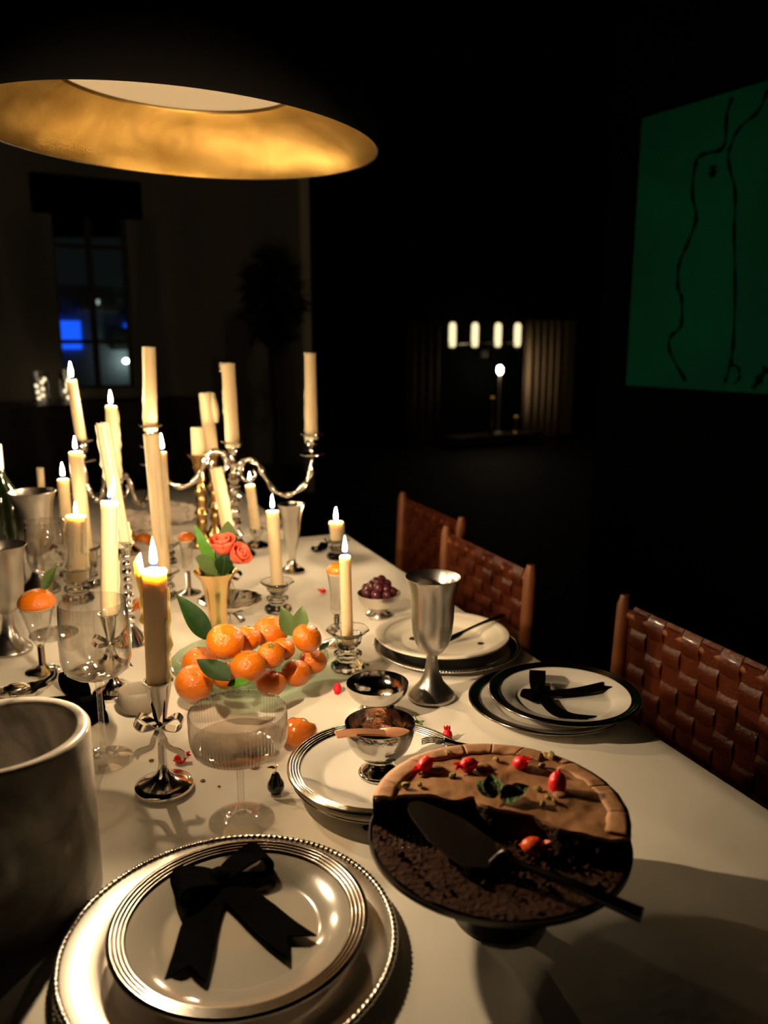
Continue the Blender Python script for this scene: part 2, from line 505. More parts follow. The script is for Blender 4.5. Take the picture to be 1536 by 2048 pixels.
def fairy_jar(px, py, h, lab):
    p = on_plane(px, py, fend - rd * .26, rd); p.z = .856
    j = thing('light_jar', lab, 'lantern', p)
    MB().lathe([(0, 0), (.055, 0), (.058, .01), (.058, h - .02), (.05, h), (.048, h), (.055, h - .02), (.055, .012), (0, .012)], 24).build('jar', 'glass', j)
    for i in range(7):
        a = rnd.uniform(0, 6.28); r = rnd.uniform(.0, .035)
        MB().ball((r * math.cos(a), r * math.sin(a), .03 + (h - .06) * i / 7), .011, 8, 6).build('bulb', 'fairy_bulb', j)
fairy_jar(80, 760, .21, 'glass jar of warm fairy lights at the outer end of the sideboard')
fairy_jar(134, 760, .22, 'glass jar of warm fairy lights in front of the window')
# potted tree beside the wall's end
tp = on_plane(545, 700, fend - rd * .55, rd); tp.z = 0
tree = thing('potted_tree', 'dark potted tree standing by the pale trim of the far wall', 'plant', tp)
MB().lathe([(0, 0), (.15, 0), (.19, .32), (.175, .32), (.16, .29), (0, .29)], 28).build('pot', 'pot', tree)
MB().tube([(0, 0, .28), (.01, .01, .7), (-.015, 0, 1.15), (.0, 0, 1.6)], [.022, .02, .017, .01], 8).build('trunk', 'trunk', tree)
fol = MB()
for i in range(420):
    u = Vector((rnd.gauss(0, 1), rnd.gauss(0, 1), rnd.gauss(0, 1))).normalized() * rnd.random() ** .4
    c = Vector((u.x * .21, u.y * .21, 1.55 + u.z * .36))
    if c.z < 1.35: c.x *= .9
    l = leaf_mb(.12, .055, n=4); l.tf(Matrix.Translation(c) @ orient((rnd.gauss(0, 1), rnd.gauss(0, 1), rnd.gauss(-.3, .6)), (rnd.gauss(0, .4), rnd.gauss(0, .4), 1)).to_4x4())
    fol.add(l.v, l.f)
fo = fol.build('foliage', 'plant_leaf', tree); fo['kind'] = 'stuff'
# the dark room beyond: back wall, light bar, console, curtain
BW = fend + rd * 2.2
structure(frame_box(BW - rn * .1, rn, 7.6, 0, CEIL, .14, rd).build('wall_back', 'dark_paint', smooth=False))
lb = thing('light_bar', 'wall light with four glowing tubes in the dark room beyond', 'wall lamp', on_plane(972, 690, BW - rd * .07, rd))
p_ = [on_plane(x, 670, BW - rd * .07, rd) - lb.location for x in (905, 950, 996, 1035)]
mpx = (p_[1] - p_[0]).length / 45
a_, b_ = p_[0] - rn * .06, p_[3] + rn * .06
zt = -14 * mpx
MB().tube([a_ + Vector((0, 0, zt - p_[0].z * 0)), b_ + Vector((0, 0, zt))], .012, 8).build('rail', 'dark_cutlery', lb)
for p in p_:
    MB().lathe([(0, -20 * mpx), (4.5 * mpx, -19 * mpx), (5.5 * mpx, -14 * mpx), (5.5 * mpx, 14 * mpx), (4 * mpx, 19 * mpx), (0, 20 * mpx)], 12).build('tube', 'tube_glow', lb, p)
    MB().lathe([(0, -24 * mpx), (4 * mpx, -24 * mpx), (4 * mpx, -18 * mpx), (0, -18 * mpx)], 10).build('socket', 'dark_cutlery', lb, p)
MB().box((0, 0, zt) + Vector((0, 0, 0)) if False else Vector((0, 0, zt)) + rd * .04, (.09, .09, .09)).build('mount', 'dark_cutlery', lb, smooth=False)
cp_ = on_plane(985, 860, BW - rd * .42, rd); cp_.z = 0
cs = thing('console_table', 'slim dark console table in the dark room beyond', 'table', cp_, -RAZ)
zc_ = on_plane(985, 868, BW - rd * .42, rd).z
MB().box((0, 0, zc_ - .02), (1.3, .34, .04)).build('top', 'sideboard_wood', cs, smooth=False)
for x in (-.6, .6):
    for y in (-.13, .13): MB().box((x, y, (zc_ - .04) / 2), (.04, .04, zc_ - .04)).build('leg', 'sideboard_wood', cs, smooth=False)
gp = on_plane(1000, 740, BW - rd * .42, rd)
gl_ = thing('globe_lamp', 'small table lamp with a round white globe on the console', 'lamp', (gp.x, gp.y, zc_))
MB().lathe([(0, 0), (.05, 0), (.05, .012), (.012, .03), (.010, gp.z - zc_ - .05), (0, gp.z - zc_ - .045)], 16).build('base', 'trim_paint', gl_)
MB().ball((0, 0, gp.z - zc_), (.034, .034, .05), 14, 10).build('globe', 'globe_glow', gl_)
for px, py, nm, lab in ((985, 800, 'amber_votive', 'amber glass votive glowing beside the globe lamp'), (1032, 838, 'amber_votive', 'amber glass votive glowing low at the curtain side of the console')):
    q = on_plane(px, py, BW - rd * (.46 if px < 1000 else .36), rd)
    v = thing(nm, lab, 'votive', (q.x, q.y, zc_)); h = max(q.z - zc_, .05)
    MB().lathe([(0, 0), (.035, 0), (.02, .02), (.012, h * .5), (.03, h * .7), (.034, h + .03), (.030, h + .03), (0, h * .75)], 14).build('holder', 'brass', v)
    MB().ball((0, 0, h + .02), .022, 10, 8).build('candle_glow', 'amber_glow', v)
def curtain(px0, px1, pyt, off, lab, cm='curtain'):
    a = on_plane(px0, pyt, BW - rd * off, rd); b = on_plane(px1, pyt, BW - rd * off, rd); W = (b - a).dot(rn); m = MB(); vs_ = []; n = 60
    for i in range(n + 1):
        for z, k in ((.02, 1.25), (a.z, 1.)):
            p = a + rn * (W * i / n) + rd * (math.sin(i / n * W * 55) * .028 * k); vs_.append((p.x, p.y, z))
    m.add(vs_, [(2 * i, 2 * i + 2, 2 * i + 3, 2 * i + 1) for i in range(n)])
    o = m.build('curtain', cm); s_ = o.modifiers.new('thickness', 'SOLIDIFY'); s_.thickness = .006
    tag(o, lab, 'curtain')
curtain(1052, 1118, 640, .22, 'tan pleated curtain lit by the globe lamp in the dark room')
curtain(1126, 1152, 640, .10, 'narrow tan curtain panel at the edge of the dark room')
curtain(815, 880, 640, .12, 'pleated curtain with shade put into its colour on the unlit side of the console', 'curtain_shaded')

# painting on the side wall
pn = W0 - rn * .04
c0 = on_plane(1290, 235, pn, rn); c1 = on_plane(1245, 770, pn, rn)
q0 = on_plane(1262, 300, pn, rn); z_top = c0.z; z_bot = c1.z
start = on_plane(1268, 500, pn, rn)
pt = thing('painting', 'large green painting with a dark drawn outline on the dark wall', 'painting', (start.x, start.y, z_bot))
PW, PH = 1.25, z_top - z_bot
def wall_local(px, py):
    p = on_plane(px, py, pn, rn); return (p - start).dot(-rd), p.z - z_bot
def pbox(s0, s1, z0, z1, d0, d1):
    m = MB(); vs_ = [(-rd * s_ + rn * d_ + Vector((0, 0, z))) for s_ in (s0, s1) for d_ in (d0, d1) for z in (z0, z1)]
    m.add(vs_, [(0, 1, 3, 2), (4, 6, 7, 5), (0, 4, 5, 1), (2, 3, 7, 6), (0, 2, 6, 4), (1, 5, 7, 3)]); return m
pbox(0, PW, 0, PH, 0, .036).build('canvas', 'canvas_green', pt, smooth=False)
def stroke(pts, w):
    P = []
    for (cx, cy_) in pts:
        s_, z = wall_local(1160 + cx / 2.625, 80 + cy_ / 2.625)
        P.append(-rd * min(max(s_, .005), PW - .005) + Vector((0, 0, min(max(z, .005), PH - .005))) - rn * .0006)
    P = smooth_path(P, 5)
    ds = [(P[min(i + 1, len(P) - 1)] - P[max(i - 1, 0)]).normalized().cross(rn) for i in range(len(P))]
    MB().ribbon(P, ds, [w * (.75 + .35 * math.sin(i * 1.3)) for i in range(len(P))], .001).build('painted_line', 'paint_line', pt)
stroke([(800, 300), (770, 400), (755, 560), (650, 600), (610, 640), (590, 800), (610, 940), (560, 1080), (520, 1180), (515, 1300), (535, 1360), (530, 1500), (475, 1560), (475, 1640), (555, 1790)], .016)
stroke([(985, 262), (940, 370), (840, 460), (790, 560), (780, 640), (815, 800), (810, 1000), (815, 1300), (805, 1600), (790, 1700), (760, 1800)], .014)
stroke([(790, 1700), (830, 1720), (838, 1770), (810, 1805)], .012)
stroke([(700, 660), (698, 690), (700, 722)], .034)
stroke([(985, 1720), (950, 1770), (910, 1830)], .03)

# ================================================================== TABLES
E0 = at(1103, 1334, T)                       # a point on the table's right edge
fe = at(640, 1070, T); t_far = (fe - E0).dot(td)
TW = 1.16; t_near = -1.05
def table(name, edge, t0, t1, width, lab, labc):
    L = t1 - t0
    base = edge + td * ((t0 + t1) / 2) - tn * (width / 2); base.z = 0
    o = thing(name, lab, 'table', base, -TAZ)
    MB().box((0, 0, T - .024), (width - .016, L - .016, .04)).build('top', 'table_wood', o, smooth=False)
    for x in (-1, 1):
        for y in (-1, 1): MB().box((x * (width / 2 - .09), y * (L / 2 - (.205 if y > 0 else .09)), (T - .044) / 2), (.06, .038, T - .044)).build('leg', 'table_wood', o, smooth=False)
    for x in (-1, 1): MB().box((x * (width / 2 - .09), 0, T - .09), (.025, L - .25, .09)).build('apron', 'table_wood', o, smooth=False)
    # cloth: top with rounded edge and a short hanging skirt
    m = MB(); hw, hl = width / 2, L / 2; rings = []
    def ringp(inset, z, wav):
        pts = []; N = 60
        for side in range(4):
            for i in range(N):
                t = i / N
                x, y = [(-1 + 2 * t, -1), (1, -1 + 2 * t), (1 - 2 * t, 1), (-1, 1 - 2 * t)][side]
                nx, ny = [(0, -1), (1, 0), (0, 1), (-1, 0)][side]
                ww_ = wav * (.5 + .5 * math.sin((i * .42 + side * 1.7))) * (math.sin(PI * t) ** .3 if 0 < t < 1 else 0)
                pts.append((x * (hw - inset) + nx * ww_, y * (hl - inset) + ny * ww_, z))
        return pts
    for ins, z, wv in ((.004, T - .0004, 0), (.001, T - .002, 0), (0, T - .006, 0), (-.002, T - .04, .003), (-.004, T - .16, .018), (-.004, T - .30, .03)): rings.append(ringp(ins, z, wv))
    n = len(rings[0]); vs_ = [p for r_ in rings for p in r_]
    fs_ = [tuple(range(n))] + [(k * n + i, k * n + (i + 1) % n, (k + 1) * n + (i + 1) % n, (k + 1) * n + i) for k in range(len(rings) - 1) for i in range(n)]
    c = m.add(vs_, fs_).build('tablecloth', 'cloth', None, base, angle=60); c.rotation_euler = (0, 0, -TAZ)
    s_ = c.modifiers.new('thickness', 'SOLIDIFY'); s_.thickness = .0015; s_.offset = -1
    tag(c, labc, 'tablecloth')
table('dining_table', E0, t_near, t_far, TW, 'long dining table under the near white cloth', 'wide cream white tablecloth on the long candlelit dining table')
E1 = at(596, 1071, T); t1 = (E1 - E0).dot(td)
sh = (E1 - E0).dot(tn)
table('side_table', E0 + tn * sh, t_far + .085, t_far + .90, .78, 'narrow second table set end to end behind the dining table', 'pale cloth on the narrow second table behind the candelabra')

# ================================================================== CHAIRS
CH = .805
def chair(px, py, label, first=[None]):
    p = at(px, py, CH); W = .40
    # back panel starts at p (far post) and runs towards the viewer along -td ; chair faces the table (-tn)
    base = p - td * (W / 2); base.z = 0
    o = thing('woven_chair', label, 'chair', base, -TAZ, 'woven leather chairs along the table')
    # local: x = away from table, y = along the table
    if first[0]:
        for ch in first[0].children: copy_part(ch, o)
        return o
    first[0] = o
    for y in (-W / 2, W / 2):
        MB().tube([(.0, y, 0), (-.012, y, .44), (.0, y, CH - .02), (.002, y, CH), ], [.013, .016, .014, .009], 10).build('back_post', 'chair_wood', o)
        MB().tube([(-.42, y, 0), (-.41, y, .45)], [.013, .017], 10).build('front_leg', 'chair_wood', o)
        MB().tube([(-.41, y, .42), (-.012, y, .42)], .014, 10).build('side_rail', 'chair_wood', o)
    for x, z in ((-.41, .42), (-.012, .40)):
        MB().tube([(x, -W / 2, z), (x, W / 2, z)], .013, 10).build('rail', 'chair_wood', o)
    MB().tube([(.003, -W / 2, CH - .035), (.003, W / 2, CH - .035)], .008, 8).build('top_rail', 'chair_wood', o)
    MB().tube([(-.2, -W / 2, .2), (-.2, W / 2, .2)], .009, 8).build('stretcher', 'chair_wood', o)
    nv, sw = 8, .0437
    nh, rh = 10, .034
    y0 = -(nv - 1) / 2 * sw; z0 = CH - .022 - (nh - .5) * rh
    def vert_strap(ph):
        P = []
        for i in range(nh * 4 + 1):
            u = i / 4 - .5; P.append((.0050 * math.sin(PI * (u + .5) + PI * ph) , 0, u * rh))
        P.append((.004, 0, (nh - .5) * rh + .006))
        m = MB(); m.ribbon(P, (0, 1, 0), sw * .955, .0022); return m.mesh('strap', 'leather')
    def hor_strap(ph):
        P = []
        for i in range(nv * 4 + 1):
            u = i / 4 - .5; P.append((-.0050 * math.sin(PI * (u + .5) + PI * ph), u * sw, 0))
        P = [(0, -.5 * sw - .022, 0)] + P + [(0, (nv - .5) * sw + .022, 0)]
        m = MB(); m.ribbon(P, (0, 0, 1), rh * .94, .0022); return m.mesh('strap', 'leather')
    VS = [vert_strap(0), vert_strap(1)]; HS = [hor_strap(0), hor_strap(1)]
    for i in range(nv):
        s_ = bpy.data.objects.new('strap', VS[i % 2]); COL.objects.link(s_); s_.parent = o; s_.location = (0, y0 + i * sw, z0)
    for j in range(nh):
        s_ = bpy.data.objects.new('strap', HS[j % 2]); COL.objects.link(s_); s_.parent = o; s_.location = (0, y0, z0 + j * rh)
    # woven seat
    for i in range(8):
        s_ = MB().ribbon([(-.43, 0, .437), (-.3, 0, .43), (-.15, 0, .43), (.0, 0, .437)], (0, 1, 0), .044, .003).build('seat_strap', 'leather', o, (0, y0 + i * sw, 0))
    return o
chair(1250, 1190, 'woven brown leather chair beside the bow plate, cut by the frame')
chair(893, 1052, 'rust brown woven chair behind the pewter goblet, middle of three')
chair(805, 984, 'rust brown woven chair farthest along the table')

# ================================================================== PENDANT LAMP
LY = 1.45; LZ = zat(LY, 282); LX = xat(356, LY, LZ); LR = 398 * mpp(LY, LZ)
lamp = thing('pendant_lamp', 'wide dome pendant lamp with a gold inside and pale diffuser', 'pendant lamp', (LX, LY, LZ))
lamp.rotation_euler = (math.radians(.5), math.radians(2.6), 0)
k = LR / .331
MB().lathe([(.331 * k, 0), (.322 * k, .016), (.300 * k, .038), (.265 * k, .062), (.232 * k, .080), (.210 * k, .090), (.200 * k, .096)], 96).build('gold_inside', 'gold_leaf', lamp)
MB().lathe([(0, .098), (.196 * k, .098), (.200 * k, .097)], 64).build('diffuser', 'diffuser', lamp)
MB().lathe([(.1995 * k, .095), (.202 * k, .0915), (.205 * k, .095)], 64, close=True).build('diffuser_ring', 'gold_leaf', lamp)
MB().lathe([(.331 * k, 0), (.3335 * k, -.001), (.334 * k, .004), (.33 * k, .05), (.29 * k, .14), (.22 * k, .21), (.12 * k, .25), (.03, .262), (.03, .30), (0, .30)], 96).build('shell', 'lamp_shell', lamp)
MB().tube([(0, 0, .3), (0, 0, CEIL - LZ - .03)], .004, 8).build('cord', 'lamp_shell', lamp)
MB().lathe([(0, 0), (.06, 0), (.05, -.03), (0, -.03)], 20, cz=CEIL - LZ).build('ceiling_rose', 'lamp_shell', lamp)

# ================================================================== PLATES
def plate_prof(R, well=.64, h=.017, th=.0042):
    w = R * well
    return [(0, .0035), (w * .92, .0035), (w, .0052), (w * 1.07, .0095), (R * .90, h - .0025), (R * .985, h), (R, h - .0006), (R * .985, h - th * .75),
            (R * .9, h - th - .003), (w * 1.06, .0045), (w * .95, 0), (w * .90, 0), (w * .88, .001), (0, .001)]
def banded_plate(px, py, z, R, label, m='porcelain', band='platinum', rings=4, tilt=None, group=None):
    p = at(px, py, z); h = .017
    o = thing('dinner_plate', label, 'plate', p, 0, group)
    MB().lathe(plate_prof(R), 96).build('dish', m, o)
    # ridged metal band around the rim
    pr = []; r0, r1 = R * .865, R * .988; zz = lambda r: .0095 + (h - .0095) * ((r - R * .685) / (R - R * .685)) ** .9
    for i in range(rings * 6 + 1):
        t = i / (rings * 6); r = r0 + (r1 - r0) * t
        pr.append((r, zz(r) + .0009 + .0011 * abs(math.sin(PI * rings * t))))
    pr += [(R * 1.004, h + .0004), (R * 1.005, h - .0018), (R * .99, h - .0015)]
    MB().lathe(pr, 96).build('rim_band', band, o, angle=80)
    return o, p
# front setting
def charger(px, py, R, label, m='silver_satin', beads=150, z=T):
    p = at(px, py, z)
    o = thing('charger_plate', label, 'charger plate', p)
    w = R * .74
    MB().lathe([(0, .003), (w * .95, .003), (w, .006), (w * 1.03, .009), (R * .93, .0115), (R * .955, .0115), (R * .96, .0095), (R * .93, .0085), (w * 1.02, .0055), (w * .96, 0), (0, 0)], 96).build('dish', m, o)
    n = beads * 6
    def md(r, zz, a): k_ = .86 + .14 * math.cos(beads * a); return (R * .976 + (r - R * .976) * k_, .0118 + (zz - .0118) * k_)
    c = R * .976; rr = R * .024
    MB().lathe([(c + rr * math.cos(2 * PI * i / 8), .0118 + rr * .8 * math.sin(2 * PI * i / 8)) for i in range(8)], n, md, close=True).build('beaded_rim', 'silver_soft', o)
    return o
charger(463, 1893, .1465, 'silver charger with a beaded rim under the front bow plate')
banded_plate(482, 1868, T + .0125, .111, 'taupe plate with ridged silver rim holding the large black bow', 'taupe_china')
# plate under the small steel bowl
banded_plate(758, 1552, T + .014, .108, 'cream plate with ridged silver rim under the steel bowl')
MB_ = banded_plate(762, 1568, T, .106, 'lower plate beneath the steel bowl plate, mostly hidden')
# right setting: two plates
banded_plate(1092, 1417, T, .1115, 'lower dark banded plate under the bow plate beside the chair', band='dark_platinum', rings=3)
banded_plate(1127, 1404, T + .0145, .1065, 'upper dark banded plate holding a black bow beside the chair', band='dark_platinum', rings=3)
# used plate behind the goblet, on a dark charger
charger(892, 1300, .126, 'dark silver charger under the used cream plate', 'dark_platinum')
up, upp = banded_plate(884, 1284, T + .0125, .1145, 'used cream plate with crumbs and a fork behind the goblet', 'cream_china', 'cream_china', 1)
pb = at(884, 1284, T + .0125)
fork_p = [at(905, 1276, T + .024), at(930, 1262, T + .03), at(960, 1248, T + .034), at(1008, 1230, T + .042)]
fk = thing('fork', 'dark fork resting across the used plate', 'fork', fork_p[0])
P = [p - fork_p[0] for p in smooth_path(fork_p, 5)]
MB().ribbon(P, (P[-1] - P[0]).cross(Vector((0, 0, 1))), [.012, .014, .014, .012, .008, .006] + [.006] * 4 + [.007, .008, .009, .010, .011, .012], .002).build('handle', 'dark_cutlery', fk)
dirf = (P[1] - P[0]).normalized(); sd = dirf.cross(Vector((0, 0, 1))).normalized()
for i in range(4):
    q = sd * (.0036 * (i - 1.5)); MB().tube([q, q - dirf * .018 + Vector((0, 0, .002)), q - dirf * .034 - Vector((0, 0, .003))], [.0011, .0011, .0005], 6).build('tine', 'dark_cutlery', fk)
for px, py, s_ in ((828, 1277, .0055), (962, 1287, .004)):
    q = at(px, py, T + .0175); c = MB().ball((0, 0, 0), (s_ * 1.6, s_, s_ * .5), 10, 6, lambda p: 1 + .3 * noise.noise(p * 3))
    tag(c.build('cake_scrap', 'chocolate', None, q), 'dark cake scrap left %s on the used plate' % ('beside the goblet stem' if px < 900 else 'out in the open'), 'crumb')

# ================================================================== VELVET BOWS
def bow(name, label, knot, z, loops, tails, w, cat='bow'):
    # knot pixel on height z; loops: list of (tip pixel, lift, width); tails: list of pixel paths
    k0 = at(*knot, z); o = thing(name, label, cat, k0)
    for (tip, lift, lw) in loops:
        d = at(*tip, z) - k0; d.z = 0; across = d.cross(Vector((0, 0, 1))).normalized()
        pts = [Vector((0, 0, .004)), d * .45 + Vector((0, 0, .003)), d * .85 + Vector((0, 0, .003)), d * 1.0 + Vector((0, 0, lift * .5)),
               d * .85 + Vector((0, 0, lift)), d * .45 + Vector((0, 0, lift * .85)), d * .05 + Vector((0, 0, .010))]
        P = smooth_path(pts, 5); n = len(P)
        MB().ribbon(P, across, [lw * (.6 + .4 * math.sin(PI * i / (n - 1)) ** .5) for i in range(n)], .0016).build('loop', 'velvet', o)
    for path in tails:
        P0 = [at(x, y, z) - k0 + Vector((0, 0, .003 + h)) for (x, y, h) in path]; P0[0] = P0[0] + Vector((0, 0, .004))
        P = smooth_path(P0, 5); n = len(P)
        acs = [(P[min(i + 1, n - 1)] - P[max(i - 1, 0)]).cross(Vector((0, 0, 1))) for i in range(n)]
        MB().ribbon(P, acs, [w * (.75 + .25 * min(1, i / 6)) for i in range(n)], .0016, notch=w * .55).build('tail', 'velvet', o)
    MB().ball((0, 0, .009), (w * .36, w * .36, .009), 12, 8).build('knot', 'velvet', o)
    return o
bow('velvet_bow', 'large black velvet bow with forked tails on the front plate', (440, 1772), T + .0172,
    [((352, 1800), .020, .036), ((534, 1735), .022, .030)],
    [[(430, 1785, 0), (403, 1850, 0), (388, 1910, .001), (370, 1975, .002)], [(455, 1780, 0), (510, 1825, 0), (560, 1870, .001), (605, 1903, .002)]], .0335)
bow('velvet_bow', 'black velvet bow on the banded plate beside the chair', (1077, 1394), T + .0192,
    [((1074, 1362), .020, .024), ((1052, 1404), .014, .022)],
    [[(1085, 1395, 0), (1125, 1390, 0), (1170, 1385, .001), (1220, 1376, .003)], [(1085, 1402, 0), (1110, 1425, 0), (1145, 1440, .001), (1192, 1448, .003)]], .022)
bow('velvet_bow', 'black velvet bow lying on the cloth behind the marble cooler', (172, 1404), T + .001,
    [((138, 1374), .030, .030), ((190, 1432), .020, .03)],
    [[(165, 1405, 0), (110, 1404, 0), (60, 1412, 0), (-10, 1418, 0)], [(180, 1410, 0), (196, 1430, 0), (200, 1452, 0)]], .024)
bow('velvet_bow', 'tiny black bow on the cloth at the far end beside a lit candle', (640, 1102), T + .001,
    [((625, 1104), .012, .018), ((650, 1096), .016, .018)], [], .018)
bow('velvet_bow', 'tiny black bow at the foot of the silver trumpet vase', (592, 1141), T + .001,
    [((580, 1132), .014, .014), ((604, 1146), .010, .014)], [], .014)

# ================================================================== CANDLES AND HOLDERS
def candle(label, bottom, top, r0, r1, lit=0., drips=(), rim=.0015, lean=0., spike=None, seed=1, fm='flame'):
    # bottom/top: points; lit = flame height
    rg = random.Random(seed)
    bottom, top = Vector(bottom), Vector(top)
    o = thing('taper_candle', label, 'candle', bottom, 0, 'candles on the table')
    ax = top - bottom; H = ax.length; mtx = Vector((0, 0, 1)).rotation_difference(ax.normalized()).to_matrix().to_4x4()
    prof = [(0, 0), (r0, 0)]
    N = 14
    for i in range(1, N):
        t = i / N; prof.append((r0 + (r1 - r0) * t, H * t))
    prof += [(r1 * 1.0, H - .004), (r1 * 1.05, H - .0015), (r1 * .95, H + rim * .4), (r1 * .78, H), (r1 * .6, H - .003), (0, H - .0035)]
    def md(r, z, a):
        k_ = 1 + .035 * noise.noise(Vector((math.cos(a) * 1.3, math.sin(a) * 1.3, z * 28 + seed * 7)))
        zz = z
        if z > H - .008: zz = z + rim * noise.noise(Vector((math.cos(a) * 1.6 + seed, math.sin(a) * 1.6, 3)))
        return r * k_, zz
    MB().lathe(prof, 20, md).tf(mtx).build('wax_body', 'wax', o)
    for (a, z_top, ln, rr) in drips:              # run of wax down the side
        zt_ = H * z_top; zl = H * ln; P, Rr = [], []
        for i in range(9):
            t = i / 8; z = zt_ - zl * t; rad = r0 + (r1 - r0) * z / H
            P.append(((rad + rr * .35) * math.cos(a), (rad + rr * .35) * math.sin(a), z))
            Rr.append(rr * (.35 + .7 * math.sin(PI * min(1, .12 + t * .8)) if rr > .006 else (.75 + .35 * math.sin(i * 1.9 + seed) + (.5 if i == 7 else 0)) * (.5 if i in (0, 8) else 1)))
        MB().tube(P, Rr, 8).tf(mtx).build('wax_drip', 'wax', o)
    if spike:
        a, h = spike; rad = r1
        MB().tube([(rad * .95 * math.cos(a), rad * .95 * math.sin(a), H - .03), (rad * 1.12 * math.cos(a), rad * 1.12 * math.sin(a), H - .008),
                   (rad * 1.25 * math.cos(a), rad * 1.25 * math.sin(a), H + h * .45), (rad * 1.05 * math.cos(a), rad * 1.05 * math.sin(a), H + h)], [.003, .0055, .0052, .0008], 10).tf(mtx).build('wax_spike', 'wax', o)
    wk = .009 if lit else .004
    wko = MB().tube([(0, 0, H - .004), (lean * .002, 0, H + wk * .5), (lean * .005, 0, H + wk)], .0007, 6).tf(mtx).build('wick', 'wick', o)
    if lit:
        pr = [(0, 0), (.30, .05), (.44, .14), (.5, .26), (.48, .40), (.38, .58), (.24, .76), (.11, .90), (0, 1)]
        fr = lit * .255
        MB().lathe([(r_ * fr, z * lit) for r_, z in pr], 9).tf(
            Matrix.Translation((ax.normalized() * (H + .0035))) @ Matrix(((1, 0, lean * .5, 0), (0, 1, 0, 0), (0, 0, 1, 0), (0, 0, 0, 1)))).build('flame', fm, wko)
    return o

def ribbon_bow_metal(o, z, s, m='silver'):
    # cast metal bow on a candlestick stem, facing the viewer (-y)
    f = Vector((0, -.006, z))
    for sg in (-1, 1):
        pts = [f, f + Vector((sg * .010, -.002, .007)) * s, f + Vector((sg * .022, -.001, .013)) * s, f + Vector((sg * .0275, 0, .004)) * s, f + Vector((sg * .021, .001, -.004)) * s,
               f + Vector((sg * .010, .001, -.003)) * s, f + Vector((0, .002, 0))]
        P = smooth_path(pts, 5); MB().ribbon(P, (0, 1, .25), .011 * s, .0014).build('bow_loop', m, o)
        pts = [f + Vector((0, -.001, -.001)), f + Vector((sg * .006, -.003, -.014)) * s, f + Vector((sg * .011, -.002, -.026)) * s, f + Vector((sg * .024, -.004, -.031)) * s, f + Vector((sg * .030, -.005, -.040)) * s]
        P = smooth_path(pts, 5); MB().ribbon(P, (sg * .9, -.2, .6), [.005 * s + .004 * s * i / (len(P) - 1) for i in range(len(P))], .0014, notch=.004 * s).build('bow_tail', m, o)
    MB().ball(f + Vector((0, -.002, 0)), (.0042 * s, .004 * s, .005 * s), 10, 8).build('bow_knot', m, o)

def bow_candlestick(px, py, cup_py, bow_py, label, s=1., rz=0.):
    p = at(px, py); H = zat(p.y, cup_py) - T; zb = zat(p.y, bow_py) - T
    o = thing('bow_candlestick', label, 'candlestick', p, rz, 'silver candlesticks with a cast bow')
    r = .0335 * s
    MB().lathe([(0, .0005), (r, .0005), (r * 1.02, .002), (r * 1.02, .006), (r, .0075), (r * .8, .010), (r * .45, .015), (r * .25, .022), (.0058 * s, .030), (.0050 * s, .034), (0, .034)], 48).build('foot', 'silver', o)
    def fl(r_, z, a): return r_ * (1 + .05 * math.cos(8 * a)), z
    MB().lathe([(0, .03), (.0052 * s, .03), (.0046 * s, zb - .01), (.0048 * s, zb), (0, zb)], 32, fl).build('stem', 'silver', o)
    MB().lathe([(0, zb - .002), (.0055 * s, zb - .002), (.0075 * s, zb + .008), (.0150 * s, H - .004), (.0172 * s, H - .001), (.0172 * s, H + .001), (.0145 * s, H + .001), (.0132 * s, H - .006), (0, H - .010)], 32,
               lambda r_, z, a: (r_ * (1 + (.03 * math.cos(8 * a) if z < H - .003 else 0)), z)).build('cup', 'silver', o)
    ribbon_bow_metal(o, zb, s)
    return o, p, H
def top_pt(p, px, py): return at_depth(px, py, p.y)

# C1 front candle
o, p, H = bow_candlestick(329, 1578, 1362, 1447, 'silver bow candlestick of the big front candle, nearest the viewer')
b = p + Vector((0, 0, H - .008))
candle('thick dripping candle with a wax spike and tall flame, nearest the viewer', b, top_pt(p, 308, 1140), .0132, .0137, .035,
       ((.2, .85, .55, .0028), (-.4, .6, .55, .0025), (3.4, .9, .35, .0030), (3.0, .55, .2, .002), (.7, .3, .28, .003)), .002, 0, (3.3, .020), 1, 'flame_front')
# C2
o, p, H = bow_candlestick(230, 1388, 1226, 1284, 'silver bow candlestick behind the clear wine glass', .93, .1)
b = p + Vector((0, 0, H - .007))
candle('tall lit candle behind the wine glass with a flame leaning over', b, top_pt(p, 219, 1004), .0122, .0125, .033,
       ((-.3, .95, .3, .002), (.3, .5, .45, .0022), (2.9, .6, .5, .0014)), .002, .55, None, 2, 'flame_mid')
# C11 candlestick with bow behind the vase
o, p, H = bow_candlestick(464, 1208, 1066, 1152, 'silver bow candlestick behind the rose vase', .95, -.3)
candle('tall unlit candle rising just above the coral roses', p + Vector((0, 0, H - .007)), top_pt(p, 432, 936), .0125, .0122, 0, ((.4, .9, .5, .0016),), .002, 0, None, 3)

